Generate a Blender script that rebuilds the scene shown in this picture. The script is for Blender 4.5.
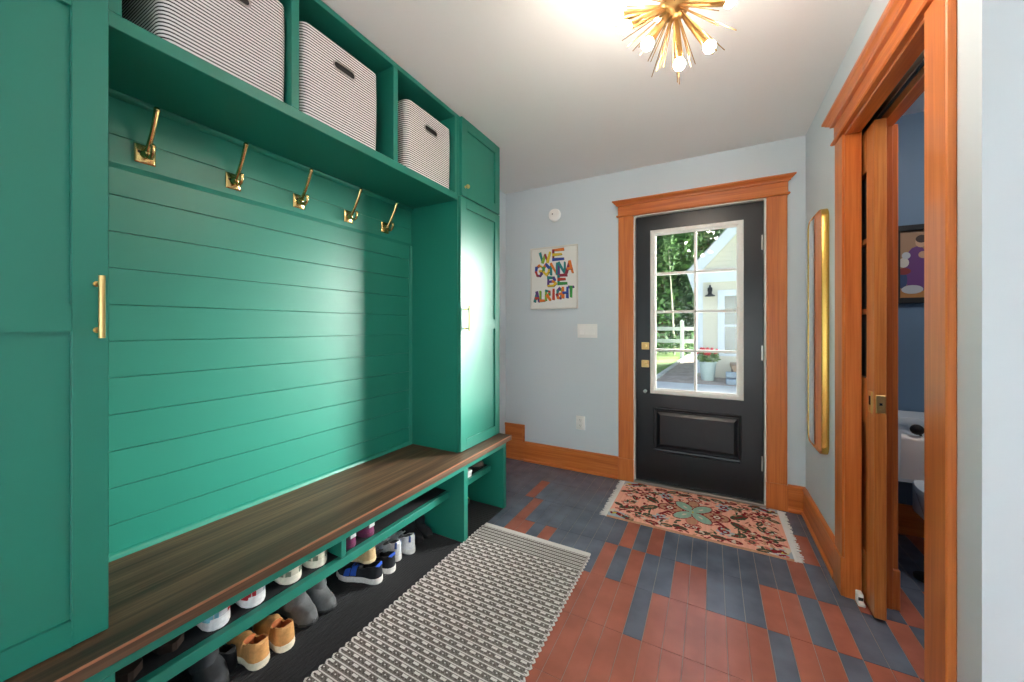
import bpy, bmesh, math, random
from mathutils import Vector, Matrix
random.seed(7)
for o in list(bpy.data.objects): bpy.data.objects.remove(o)
S = bpy.context.scene
COL = S.collection

# ------------------------------------------------------------------ camera, sky, sun, exposure
F_PX, TH, VH, HC = 369.2, 0.4946, 327.1, 1.19
cd = bpy.data.cameras.new('camera'); cam = bpy.data.objects.new('camera', cd); COL.objects.link(cam)
cam.location = (0, 0, HC); cam.rotation_euler = (math.pi/2, 0, TH)
cd.sensor_width = 36; cd.lens = F_PX/1024*36; cd.shift_y = -(341-VH)/1024; cd.clip_start = .02; cd.clip_end = 200
S.camera = cam

W = bpy.data.worlds.new('sky'); S.world = W; W.use_nodes = True
wn = W.node_tree; bg = wn.nodes['Background']
sky = wn.nodes.new('ShaderNodeTexSky'); sky.sky_type = 'NISHITA'; sky.sun_disc = False
sky.sun_elevation = math.radians(38); sky.sun_rotation = math.radians(40); sky.air_density = 1.0; sky.dust_density = 2.0
wn.links.new(sky.outputs[0], bg.inputs[0]); bg.inputs[1].default_value = 0.17

sd = bpy.data.lights.new('hazy_sun', 'SUN'); sd.energy = 46.0; sd.angle = math.radians(44); sd.color = (1, .97, .93)
sun = bpy.data.objects.new('hazy_sun', sd); COL.objects.link(sun)
_d = Vector((-.70, -.66, -.15)); sun.rotation_euler = _d.to_track_quat('-Z', 'Y').to_euler(); sun.location = (8, 12, 8)

vs = S.view_settings
S.display_settings.display_device = 'sRGB'
vs.view_transform = 'Standard'; vs.look = 'None'; vs.gamma = 1; vs.use_curve_mapping = False; vs.exposure = 1.0
BULB = 92.0
S.cycles.use_denoising = True
S.cycles.max_bounces = 10; S.cycles.diffuse_bounces = 6

# added cool fill: area light outside the invented window at the right
ad = bpy.data.lights.new('added_window_fill', 'AREA'); ad.shape = 'RECTANGLE'; ad.size = 1.9; ad.size_y = 1.3; ad.energy = 3; ad.color = (.86, .93, 1)
al = bpy.data.objects.new('added_window_fill', ad); COL.objects.link(al); al.location = (2.75, -.3, 1.45); al.rotation_euler = (math.pi/2, 0, math.pi/2)

# ------------------------------------------------------------------ helpers
def lin(r, g, b):
    f = lambda c: (c/255/12.92) if c/255 <= .04045 else ((c/255+.055)/1.055)**2.4
    return (f(r), f(g), f(b), 1)

def mat(name, rgb, rough=.5, metal=0, emit=None, spec=.5, noise=None, bump=None, trans=0, coat=0):
    """noise=(scale xyz, amount) brightens/darkens the base a little; bump=(scale, strength)"""
    m = bpy.data.materials.new(name); m.use_nodes = True
    t = m.node_tree; b = t.nodes['Principled BSDF']
    c = lin(*rgb)
    b.inputs['Base Color'].default_value = c; b.inputs['Roughness'].default_value = rough
    b.inputs['Metallic'].default_value = metal; b.inputs['Specular IOR Level'].default_value = spec
    if coat: b.inputs['Coat Weight'].default_value = coat; b.inputs['Coat Roughness'].default_value = .15
    if trans: b.inputs['Transmission Weight'].default_value = trans
    if emit:
        b.inputs['Emission Color'].default_value = lin(*emit[0]); b.inputs['Emission Strength'].default_value = emit[1]
    if noise or bump:
        tc = t.nodes.new('ShaderNodeTexCoord'); mp = t.nodes.new('ShaderNodeMapping')
        t.links.new(tc.outputs['Object'], mp.inputs[0])
    if noise:
        mp.inputs['Scale'].default_value = noise[0]
        n = t.nodes.new('ShaderNodeTexNoise'); n.inputs['Scale'].default_value = 1; n.inputs['Detail'].default_value = 5
        t.links.new(mp.outputs[0], n.inputs['Vector'])
        r = t.nodes.new('ShaderNodeValToRGB'); a = noise[1]
        r.color_ramp.elements[0].position = .3; r.color_ramp.elements[1].position = .7
        r.color_ramp.elements[0].color = tuple(x*(1-a) for x in c[:3])+(1,)
        r.color_ramp.elements[1].color = tuple(min(1, x*(1+a)) for x in c[:3])+(1,)
        t.links.new(n.outputs['Fac'], r.inputs[0]); t.links.new(r.outputs[0], b.inputs['Base Color'])
    if bump:
        n2 = t.nodes.new('ShaderNodeTexNoise'); n2.inputs['Scale'].default_value = bump[0]; n2.inputs['Detail'].default_value = 4
        t.links.new(tc.outputs['Object'], n2.inputs['Vector'])
        bp = t.nodes.new('ShaderNodeBump'); bp.inputs['Strength'].default_value = bump[1]; bp.inputs['Distance'].default_value = .002
        t.links.new(n2.outputs['Fac'], bp.inputs['Height']); t.links.new(bp.outputs[0], b.inputs['Normal'])
    return m

def wood(name, dark, mid, light, axis, rough=.35, fine=1.0, coat=.15):
    """grain drawn out along one axis: broad cathedral bands plus fine streaks"""
    m = bpy.data.materials.new(name); m.use_nodes = True
    t = m.node_tree; b = t.nodes['Principled BSDF']
    tc = t.nodes.new('ShaderNodeTexCoord')
    sc = [26*fine]*3; sc['xyz'.index(axis)] = 1.1*fine
    sc2 = [160*fine]*3; sc2['xyz'.index(axis)] = 4*fine
    mp = t.nodes.new('ShaderNodeMapping'); mp.inputs['Scale'].default_value = sc
    mp2 = t.nodes.new('ShaderNodeMapping'); mp2.inputs['Scale'].default_value = sc2
    n = t.nodes.new('ShaderNodeTexNoise'); n.inputs['Scale'].default_value = 1; n.inputs['Detail'].default_value = 3; n.inputs['Distortion'].default_value = .6
    n2 = t.nodes.new('ShaderNodeTexNoise'); n2.inputs['Scale'].default_value = 1; n2.inputs['Detail'].default_value = 2
    for a, q in ((mp, n), (mp2, n2)):
        t.links.new(tc.outputs['Object'], a.inputs[0]); t.links.new(a.outputs[0], q.inputs['Vector'])
    mx = t.nodes.new('ShaderNodeMix'); mx.data_type = 'FLOAT'; mx.inputs[0].default_value = .4
    t.links.new(n.outputs['Fac'], mx.inputs[2]); t.links.new(n2.outputs['Fac'], mx.inputs[3])
    r = t.nodes.new('ShaderNodeValToRGB'); e = r.color_ramp.elements
    e[0].position = .33; e[0].color = lin(*dark); e[1].position = .68; e[1].color = lin(*light)
    k = r.color_ramp.elements.new(.5); k.color = lin(*mid)
    t.links.new(mx.outputs[0], r.inputs[0]); t.links.new(r.outputs[0], b.inputs['Base Color'])
    b.inputs['Roughness'].default_value = rough; b.inputs['Coat Weight'].default_value = coat; b.inputs['Coat Roughness'].default_value = .2
    return m

def attr_mat(name, rough=.9):
    m = bpy.data.materials.new(name); m.use_nodes = True
    t = m.node_tree; b = t.nodes['Principled BSDF']
    a = t.nodes.new('ShaderNodeAttribute'); a.attribute_name = 'Col'
    t.links.new(a.outputs['Color'], b.inputs['Base Color']); b.inputs['Roughness'].default_value = rough
    b.inputs['Specular IOR Level'].default_value = .15
    return m

class MB:
    def __init__(s): s.bm = bmesh.new()
    def _mark(s, faces, mi):
        for f in faces: f.material_index = mi
    def box(s, x0, x1, y0, y1, z0, z1, mi=0, bev=0, seg=1):
        v = [s.bm.verts.new((x, y, z)) for x in (x0, x1) for y in (y0, y1) for z in (z0, z1)]
        q = [(0,1,3,2),(4,6,7,5),(0,4,5,1),(2,3,7,6),(0,2,6,4),(1,5,7,3)]
        fs = [s.bm.faces.new([v[i] for i in f]) for f in q]; s._mark(fs, mi)
        if bev:
            es = list({e for f in fs for e in f.edges})
            r = bmesh.ops.bevel(s.bm, geom=es, offset=bev, segments=seg, affect='EDGES', profile=.5)
            s._mark(r['faces'], mi)
        return s
    def face(s, pts, mi=0):
        f = s.bm.faces.new([s.bm.verts.new(p) for p in pts]); f.material_index = mi; return s
    def prism(s, pts, axis, a, b, mi=0):
        """polygon pts in the two other axes (cyclic order kept), swept a..b along axis"""
        def mk(p, t):
            if axis == 'x': return (t, p[0], p[1])
            if axis == 'y': return (p[0], t, p[1])
            return (p[0], p[1], t)
        A = [s.bm.verts.new(mk(p, a)) for p in pts]; B = [s.bm.verts.new(mk(p, b)) for p in pts]
        n = len(pts); fs = [s.bm.faces.new(A), s.bm.faces.new(B[::-1])]
        for i in range(n): fs.append(s.bm.faces.new([A[i], B[i], B[(i+1) % n], A[(i+1) % n]]))
        s._mark(fs, mi); return s
    def loft(s, rings, mi=0, closed=True, cap0=True, cap1=True):
        R = [[s.bm.verts.new(p) for p in r] for r in rings]; n = len(R[0]); fs = []
        for a, b in zip(R, R[1:]):
            for i in range(n if closed else n-1):
                fs.append(s.bm.faces.new([a[i], a[(i+1) % n], b[(i+1) % n], b[i]]))
        if cap0: fs.append(s.bm.faces.new(R[0][::-1]))
        if cap1: fs.append(s.bm.faces.new(R[-1]))
        s._mark(fs, mi); return s
    def tube(s, pts, r, seg=8, mi=0, caps=True):
        pts = [Vector(p) for p in pts]; rr = r if isinstance(r, (list, tuple)) else [r]*len(pts); rings = []; up = None
        for i, p in enumerate(pts):
            d = (pts[min(i+1, len(pts)-1)]-pts[max(i-1, 0)]).normalized()
            if up is None: up = d.orthogonal().normalized()
            up = (up-d*up.dot(d)).normalized(); sd_ = d.cross(up)
            rings.append([p+(up*math.cos(a)+sd_*math.sin(a))*rr[i] for a in [2*math.pi*k/seg for k in range(seg)]])
        return s.loft(rings, mi, True, caps, caps)
    def lathe(s, prof, c=(0,0,0), axis='z', seg=20, mi=0):
        rings = []
        for r, h in prof:
            ring = []
            for k in range(seg):
                a = 2*math.pi*k/seg; u, v = max(r, 1e-4)*math.cos(a), max(r, 1e-4)*math.sin(a)
                p = {'z': (u, v, h), 'x': (h, u, v), 'y': (v, h, u)}[axis]
                ring.append((c[0]+p[0], c[1]+p[1], c[2]+p[2]))
            rings.append(ring)
        return s.loft(rings, mi)
    def ball(s, c, r, mi=0, seg=12):
        n = seg//2
        return s.lathe([(r*math.sin(math.pi*k/n), -r*math.cos(math.pi*k/n)) for k in range(n+1)], c, 'z', seg, mi)
    def build(s, name, mats, parent=None, smooth=True, local=False, ang=35):
        bmesh.ops.recalc_face_normals(s.bm, faces=s.bm.faces)
        off = Vector((0,0,0))
        if parent is not None and not local:
            p = parent
            while p is not None: off += p.location; p = p.parent
            if off.length: bmesh.ops.translate(s.bm, verts=s.bm.verts, vec=-off)
        me = bpy.data.meshes.new(name); s.bm.to_mesh(me); s.bm.free()
        for m in (mats if isinstance(mats, (list, tuple)) else [mats]): me.materials.append(m)
        if smooth:
            me.polygons.foreach_set('use_smooth', [True]*len(me.polygons)); me.set_sharp_from_angle(angle=math.radians(ang))
        o = bpy.data.objects.new(name, me); COL.objects.link(o)
        if parent is not None: o.parent = parent
        return o

def tag(o, label=None, cat=None, group=None, kind=None):
    if label: o['label'] = label
    if cat: o['category'] = cat
    if group: o['group'] = group
    if kind: o['kind'] = kind
    return o
def thing(name, loc, label, cat, group=None, rz=0):
    o = bpy.data.objects.new(name, None); COL.objects.link(o); o.location = loc; o.rotation_euler = (0, 0, rz)
    o.empty_display_size = .05
    return tag(o, label, cat, group)
def struct(o, label=None, cat=None): return tag(o, label, cat, kind='structure')
def copy_tree(o, parent=None):
    c = o.copy(); COL.objects.link(c)
    if parent is not None: c.parent = parent
    for ch in list(o.children): copy_tree(ch, c)
    return c
def grid_sheet(name, x0, x1, y0, y1, nx, ny, zf, cf, material, parent=None, zb=0.0):
    """a woven sheet: one face per cell, coloured per cell, with real height and a closed underside"""
    vs_, fs, cs = [], [], []
    for j in range(ny+1):
        for i in range(nx+1):
            vs_.append((x0+(x1-x0)*i/nx, y0+(y1-y0)*j/ny, zf(i, j)))
    for j in range(ny):
        for i in range(nx):
            a = j*(nx+1)+i; fs.append((a, a+1, a+nx+2, a+nx+1)); cs.append(cf(i, j))
    base = len(vs_)
    for x, y in ((x0, y0), (x1, y0), (x1, y1), (x0, y1)): vs_.append((x, y, zb))
    e = [[i for i in range(nx+1)], [j*(nx+1)+nx for j in range(ny+1)], [ny*(nx+1)+i for i in range(nx, -1, -1)], [j*(nx+1) for j in range(ny, -1, -1)]]
    for k in range(4):
        fs.append(tuple(e[k][::-1])+(base+k, base+(k+1) % 4)); cs.append(cs[0])
    fs.append((base+3, base+2, base+1, base)); cs.append(cs[0])
    me = bpy.data.meshes.new(name); me.from_pydata(vs_, [], fs); me.materials.append(material)
    at = me.color_attributes.new('Col', 'FLOAT_COLOR', 'CORNER'); buf = []
    for p in me.polygons: buf += list(cs[p.index])*p.loop_total
    at.data.foreach_set('color', buf); me.update()
    o = bpy.data.objects.new(name, me); COL.objects.link(o)
    if parent is not None: o.parent = parent; o.location = -parent.location
    return o

# ------------------------------------------------------------------ materials
M = dict(
    green=mat('green_paint', (31, 122, 105), .40, bump=(60, .05)),
    green_in=mat('green_paint_inside', (31, 122, 105), .45),
    wall=mat('pale_blue_wall_paint', (212, 222, 229), .6, bump=(180, .05)),
    ceil=mat('white_ceiling_paint', (242, 242, 242), .8),
    white=mat('white_paint', (230, 228, 222), .4),
    cream=mat('cream_lite_frame', (246, 243, 237), .4),
    navy=mat('powder_room_blue_paint', (96, 122, 148), .6),
    black_door=mat('black_door_paint', (17, 22, 29), .28),
    brass=mat('brass', (226, 192, 130), .36, 1),
    oldbrass=mat('antique_brass', (216, 190, 128), .24, 1, noise=((60, 60, 60), .12)),
    gold=mat('gold_frame', (212, 172, 88), .25, 1),
    steel=mat('brushed_steel', (178, 176, 170), .3, 1),
    mirror=mat('mirror_glass', (236, 240, 240), .02, 1),
    plastic=mat('white_plastic', (250, 250, 248), .35),
    black=mat('black_rubber', (22, 22, 24), .7),
    liner=mat('black_shelf_liner', (24, 24, 27), .75, noise=((140, 140, 140), .35)),
    matblack=mat('black_floor_mat', (40, 40, 44), .85, noise=((300, 300, 300), .4)),
    red=mat('red_quarry_tile', (168, 98, 80), .27, noise=((9, 9, 9), .16), bump=(90, .04)),
    slate=mat('slate_grey_tile', (98, 106, 122), .26, noise=((8, 8, 8), .22), bump=(90, .04)),
    grout=mat('grey_grout', (150, 140, 134), .9),
    stripe=None,
    porcelain=mat('porcelain', (226, 234, 240), .12),
    paper=mat('toilet_paper', (242, 240, 238), .9),
)
M['wood_z'] = wood('fir_wood_upright', (188, 96, 40), (208, 116, 52), (222, 134, 68), 'z')
M['wood_x'] = wood('fir_wood_across', (182, 88, 36), (206, 112, 50), (222, 134, 68), 'x')
M['wood_y'] = wood('fir_wood_along', (182, 88, 36), (206, 112, 50), (222, 134, 68), 'y')
M['wood_door'] = wood('fir_wood_door', (178, 98, 42), (204, 124, 62), (220, 146, 82), 'z', rough=.28)
M['bench'] = wood('dark_stained_oak', (40, 27, 18), (80, 58, 41), (112, 86, 63), 'y', rough=.55, fine=.75, coat=.0)

def striped():
    m = bpy.data.materials.new('striped_canvas'); m.use_nodes = True
    t = m.node_tree; b = t.nodes['Principled BSDF']
    tc = t.nodes.new('ShaderNodeTexCoord'); sp = t.nodes.new('ShaderNodeSeparateXYZ'); t.links.new(tc.outputs['Object'], sp.inputs[0])
    mu = t.nodes.new('ShaderNodeMath'); mu.operation = 'MULTIPLY'; mu.inputs[1].default_value = 1/.0102; t.links.new(sp.outputs['Z'], mu.inputs[0])
    fr = t.nodes.new('ShaderNodeMath'); fr.operation = 'FRACT'; t.links.new(mu.outputs[0], fr.inputs[0])
    gt = t.nodes.new('ShaderNodeMath'); gt.operation = 'GREATER_THAN'; gt.inputs[1].default_value = .62; t.links.new(fr.outputs[0], gt.inputs[0])
    mx = t.nodes.new('ShaderNodeMix'); mx.data_type = 'RGBA'; t.links.new(gt.outputs[0], mx.inputs[0])
    mx.inputs[6].default_value = lin(232, 230, 228); mx.inputs[7].default_value = lin(34, 34, 40)
    t.links.new(mx.outputs[2], b.inputs['Base Color']); b.inputs['Roughness'].default_value = .9
    return m
M['stripe'] = striped()

def glass_mat(ior):
    m = bpy.data.materials.new('window_glass'); m.use_nodes = True
    t = m.node_tree; t.nodes.remove(t.nodes['Principled BSDF'])
    out = t.nodes['Material Output']; tr = t.nodes.new('ShaderNodeBsdfTransparent'); tr.inputs[0].default_value = (.96, .98, .97, 1)
    gl = t.nodes.new('ShaderNodeBsdfGlossy'); gl.inputs['Roughness'].default_value = .01
    fz = t.nodes.new('ShaderNodeFresnel'); fz.inputs[0].default_value = ior
    mx = t.nodes.new('ShaderNodeMixShader'); t.links.new(fz.outputs[0], mx.inputs[0]); t.links.new(tr.outputs[0], mx.inputs[1]); t.links.new(gl.outputs[0], mx.inputs[2])
    if ior > 1.4:   # flat grey-blue mixed in, standing in for a reflection on the pane
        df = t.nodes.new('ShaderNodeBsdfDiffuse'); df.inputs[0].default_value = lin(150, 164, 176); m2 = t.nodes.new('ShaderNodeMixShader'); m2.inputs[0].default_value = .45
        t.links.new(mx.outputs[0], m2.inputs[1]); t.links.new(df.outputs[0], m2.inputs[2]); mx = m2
    t.links.new(mx.outputs[0], out.inputs[0]); return m
M['glass'] = glass_mat(1.3); M['reflect_tint_glass'] = glass_mat(1.6)

# ------------------------------------------------------------------ room shell
XL, XR, YB, ZC = -1.66, .53, 2.957, 2.412
YC = 1.218                       # outside corner where the right wall turns away
XE, YR = 2.3, -1.7               # far right wall and wall behind the camera
m = MB(); m.box(XL-.15, XE+.15, YR-.15, YB+.15, ZC, ZC+.12); struct(m.build('ceiling', M['ceil']))

# floor: stacked grid of red and slate tiles, each a raised slab over the grout
PX, PY, GX, GY = .0711, .2915, -.0185, 1.757
red = {(-8,-1),(-7,-1),(-6,-1),(-5,-1),(-3,-1),(-2,-1),(-1,-1),(0,-1),(1,-1),(2,-1),(4,-1),(5,-1),(7,-1),(8,-1),
       (-7,0),(-5,0),(-2,0),(-1,0),(3,0),(4,0),(6,0),(9,0),(-12,0),(-14,0),(-15,0),(-15,1),(-6,1),(-4,1),(5,1),(8,1),(6,2),(-16,2)}
rt = random.Random(3)
m = MB(); m.box(XL-.15, XE+.15, YR-.15, YB+.1, -.06, -.0015, 2)
for i in range(math.floor((XL-GX)/PX), math.ceil((XE-GX)/PX)):
    for j in range(math.floor((YR-GY)/PY), math.ceil((YB+.05-GY)/PY)):
        x0, y0 = GX+i*PX, GY+j*PY
        if j <= -2: isred = not (rt.random() < .12 and i > 6)
        else: isred = (i, j) in red or (i > 9 and rt.random() < .3) or (j < 0 and i < -8 and rt.random() < .5)
        g = .0011
        x1, y1 = min(x0+PX, XE), min(y0+PY, YB+.05)
        if x1-x0 < .01 or y1-y0 < .01: continue
        m.box(x0+g, x1-g, y0+g, y1-g, -.002, 0, 0 if isred else 1)
struct(m.build('floor', [M['red'], M['slate'], M['grout']], smooth=False))

m = MB(); m.box(XL-.15, XL, YR, YB+.15, 0, ZC); struct(m.build('wall_left', M['wall']))
DX0, DX1, DZ = -.513, .309, 2.035          # front door slab
m = MB(); m.box(XL, DX0-.02, YB, YB+.14, 0, ZC); m.box(DX1+.02, XE, YB, YB+.14, 0, ZC); m.box(DX0-.02, DX1+.02, YB, YB+.14, DZ+.02, ZC)
struct(m.build('wall_back', M['wall'], smooth=False))
OY0, OY1, OZ = 1.422, 2.127, 2.04          # pocket door opening
m = MB()
m.box(XR, .672, YC, OY0-.02, 0, ZC, 0)
m.box(XR, .575, OY0-.02, OY1+.02, OZ+.03, ZC, 0); m.box(.627, .672, OY0-.02, OY1+.02, OZ+.03, ZC, 1)
m.box(XR, .575, OY1+.02, YB, 0, ZC, 0); m.box(.627, .672, OY1+.02, YB, 0, ZC, 1)
struct(m.build('wall_right', [M['wall'], M['navy']], smooth=False))
m = MB(); m.box(.672, XE, YC, YC+.12, 0, ZC, 0); struct(m.build('wall_near', M['wall'], smooth=False))
m = MB(); m.box(.672, 1.9, YB-.008, YB, 0, ZC); m.box(1.9, 1.95, YC+.12, YB, 0, ZC); m.box(.672, 1.9, YC+.12, YC+.128, 0, ZC)
struct(m.build('wall_powder_room', M['navy'], smooth=False))
# open room behind the camera: rear wall, right wall with a window added for its daylight
WY0, WY1, WZ0, WZ1 = -1.3, .7, .75, 2.1
m = MB(); m.box(XE, XE+.15, YR, WY0, 0, ZC); m.box(XE, XE+.15, WY1, YB, 0, ZC); m.box(XE, XE+.15, WY0, WY1, 0, WZ0); m.box(XE, XE+.15, WY0, WY1, WZ1, ZC)
struct(m.build('wall_far_right', M['wall'], smooth=False))
m = MB(); m.box(XL, XE, YR-.15, YR, 0, ZC); struct(m.build('wall_rear', M['wall'], smooth=False))
wf = MB()
for y in (WY0, (WY0+WY1)/2-.03, WY1-.06): wf.box(XE+.03, XE+.09, y, y+.06, WZ0, WZ1, 0, .004)
for z in (WZ0, (WZ0+WZ1)/2-.02, WZ1-.06): wf.box(XE+.035, XE+.085, WY0, WY1, z, z+.06, 0, .004)
wfo = struct(wf.build('added_window_1', M['white']))  # unseen window, added to let daylight in from the right
m = MB(); m.box(XE+.058, XE+.062, WY0+.02, WY1-.02, WZ0+.02, WZ1-.02); m.build('pane', M['glass'], wfo)

# baseboards (fir, eased cap, small shoe)
def bb_back(mb, x0, x1, h=.172):
    mb.prism([(YB, 0), (YB-.026, 0), (YB-.026, .012), (YB-.016, .022), (YB-.016, h-.022), (YB-.02, h-.018), (YB-.02, h-.006), (YB-.014, h), (YB, h)], 'x', x0, x1)
m = MB(); bb_back(m, -1.463, -.642); bb_back(m, .437, XR-.002); struct(m.build('baseboard_back', M['wood_x'], ang=20))
m = MB(); m.box(XL+.002, -1.463, YB-.018, YB, 0, .318, 0, .002); m.box(XL+.002, -1.455, YB-.026, YB-.018, .30, .322, 0, .003)
m.box(-1.477, -1.455, YB-.026, YB-.018, .165, .30, 0, .003); m.box(XL+.002, -1.463, YB-.024, YB-.018, 0, .02, 0, .003)
struct(m.build('trim_1', M['wood_x']), 'taller fir skirting board in the corner behind the bench end', 'trim')
m = MB(); h = .172
m.prism([(XR, 0), (XR-.026, 0), (XR-.026, .012), (XR-.016, .022), (XR-.016, h-.022), (XR-.02, h-.018), (XR-.02, h-.006), (XR-.014, h), (XR, h)], 'y', OY1+.125, YB-.028)
struct(m.build('baseboard_right', M['wood_y'], ang=20))

# ------------------------------------------------------------------ front door casing, frame, slab
m = MB(); yf = YB-.02
m.box(-.6385, DX0-.012, yf, YB, .17, 2.045, 0, .003); m.box(DX1+.012, .433, yf, YB, .17, 2.045, 0, .003)
m.box(-.642, DX0-.010, yf-.006, YB, 0, .17, 0, .004); m.box(DX1+.010, .437, yf-.006, YB, 0, .17, 0, .004)
struct(m.build('trim_2', M['wood_z']), 'fir side casings of the black front door', 'door casing')
def head_profile(fy, sgn=-1):
    """(depth, z) outline of the headpiece: bead, frieze, stepped crown"""
    p = [(0, 2.045), (-.030, 2.045), (-.034, 2.052), (-.030, 2.060), (-.022, 2.062), (-.022, 2.128), (-.034, 2.132), (-.036, 2.140),
         (-.048, 2.148), (-.052, 2.154), (-.060, 2.158), (-.060, 2.168), (0, 2.172)]
    return [(fy+a, z) for a, z in p]
def head(mb, axis, base, a0, a1):
    # mitred returns: the section grows with its own overhang at both ends
    prof = head_profile(0); rings = []
    for end, sg in ((a0, -1), (a1, 1)):
        ring = []
        for d, z in prof:
            over = max(0, -d-.020)*1.0
            t = end+sg*over
            ring.append((t, base+d, z) if axis == 'x' else (base+d, t, z))
        rings.append(ring)
    mb.loft(rings)
m = MB(); head(m, 'x', YB, -.640, .434); struct(m.build('trim_3', M['wood_x'], ang=25), 'fir headpiece with crown moulding over the front door', 'door casing')

m = MB()
m.box(DX0-.018, DX0-.002, YB-.012, YB+.12, 0, DZ+.018); m.box(DX1+.002, DX1+.018, YB-.012, YB+.12, 0, DZ+.018); m.box(DX0-.018, DX1+.018, YB-.012, YB+.12, DZ+.002, DZ+.018)
m.box(DX0-.018, DX0+.012, YB+.072, YB+.12, 0, DZ+.01); m.box(DX1-.012, DX1+.018, YB+.072, YB+.12, 0, DZ+.01)
struct(m.build('trim_4', M['white'], smooth=False), 'white jamb strip around the black front door', 'door frame')
m = MB(); m.box(DX0-.018, DX1+.018, YB-.02, YB+.16, -.002, .014, 0, .004); struct(m.build('trim_5', M['steel']), 'low threshold under the front door', 'threshold')

yd = YB+.025                                # room face of the slab
GX0, GX1, GZ0, GZ1 = -.368, .166, .728, 1.881
m = MB()
m.box(DX0, GX0-.01, yd, yd+.044, .016, DZ); m.box(GX1+.01, DX1, yd, yd+.044, .016, DZ)
m.box(GX0-.01, GX1+.01, yd, yd+.044, GZ1+.01, DZ); m.box(GX0-.01, GX1+.01, yd, yd+.044, .585, GZ0-.01); m.box(GX0-.01, GX1+.01, yd, yd+.044, .016, .25)
# raised panel with sunk surround in the bottom rail area
m.box(GX0-.01, GX1+.01, yd+.014, yd+.030, .25, .585)
X0, X1, Z0, Z1 = -.39, .182, .25, .585
for (xa, xb, za, zb) in ((GX0-.012, GX0+.0, Z0, Z1), (GX1-.0, GX1+.012, Z0, Z1)): m.box(xa, xb, yd+.004, yd+.03, za, zb)
door = struct(m.build('door_1', M['black_door'], smooth=False), 'black front door with eight-pane glass and one raised panel', 'door')
def rect_ring(mb, x0, x1, z0, z1, w, prof, mi=0):
    """moulding around a rectangle in the XZ plane; prof = [(inset, y)]"""
    rings = []
    for cx_, cz_, sx, sz in ((x0, z0, 1, 1), (x1, z0, -1, 1), (x1, z1, -1, -1), (x0, z1, 1, -1), (x0, z0, 1, 1)):
        rings.append([(cx_+sx*i, y, cz_+sz*i) for i, y in prof])
    mb.loft(rings, mi, True, False, False)
m = MB()
rect_ring(m, -.388, .184, .258, .577, 0, [(0, yd-.001), (.006, yd-.006), (.014, yd-.004), (.020, yd+.012), (.020, yd+.016), (0, yd+.016)])
x0, x1, z0, z1 = -.362, .160, .286, .548
m.loft([[(x0, yd+.014, z0), (x1, yd+.014, z0), (x1, yd+.014, z1), (x0, yd+.014, z1)],
        [(x0+.006, yd+.010, z0+.006), (x1-.006, yd+.010, z0+.006), (x1-.006, yd+.010, z1-.006), (x0+.006, yd+.010, z1-.006)],
        [(x0+.022, yd+.002, z0+.022), (x1-.022, yd+.002, z0+.022), (x1-.022, yd+.002, z1-.022), (x0+.022, yd+.002, z1-.022)]])
m.build('panel', M['black_door'], door, ang=15)
m = MB()
rect_ring(m, -.408, .196, .686, 1.925, 0, [(0, yd), (0, yd-.008), (.006, yd-.013), (.026, yd-.013), (.034, yd-.006), (.041, yd+.004), (.041, yd+.012), (0, yd+.012)])
lf = m.build('lite_frame', M['cream'], door, ang=20)
m = MB(); m.box(GX0-.004, GX1+.004, yd+.018, yd+.022, GZ0-.004, GZ1+.004); m.build('glass', M['glass'], door, smooth=False)
m = MB(); xm = (GX0+GX1)/2
m.box(xm-.009, xm+.009, yd+.004, yd+.036, GZ0, GZ1, 0, .003)
for k in (1, 2, 3):
    z = GZ0+(GZ1-GZ0)*k/4; m.box(GX0, GX1, yd+.004, yd+.036, z-.009, z+.009, 0, .003)
m.build('muntin_bars', M['cream'], door)
m = MB(); m.box(-.472, -.416, yd-.008, yd, 1.018, 1.074, 0, .003); m.lathe([(0, -.018), (.011, -.018), (.012, -.006), (.012, 0)], (-.444, yd-.006, 1.046), 'y', 14)
m.box(-.448, -.440, yd-.040, yd-.02, 1.034, 1.058, 0, .003)
tag(m.build('deadbolt', M['brass'], door), 'square brass deadbolt plate')
m = MB(); m.box(-.472, -.416, yd-.010, yd, .882, .938, 0, .003); m.lathe([(0, -.028), (.009, -.028), (.009, -.008), (.014, -.006), (.014, 0)], (-.444, yd-.004, .91), 'y', 14)
m.box(-.452, -.424, yd-.036, yd-.026, .902, .918, 0, .004)
tag(m.build('latch_plate', M['brass'], door), 'square brass latch plate')
m = MB(); m.lathe([(0, -.03), (.009, -.029), (.014, -.022), (.012, -.014), (.006, -.010), (.006, -.004), (.013, -.003), (.013, 0)], (-.444, yd, .70), 'y', 14)
m.build('knob', M['steel'], door)
for zc in (1.76, 1.016, .272):
    m = MB(); m.tube([(DX1+.006, yd-.010, zc-.052), (DX1+.006, yd-.010, zc+.052)], .008, 10); m.ball((DX1+.006, yd-.010, zc+.055), .006, 0, 8)
    m.box(DX1-.012, DX1+.004, yd-.004, yd, zc-.05, zc+.05)
    for q in (-.02, .02): m.tube([(DX1+.006, yd-.010, zc+q-.001), (DX1+.006, yd-.010, zc+q+.001)], .0088, 10)
    m.build('hinge', M['steel'], door)

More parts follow.
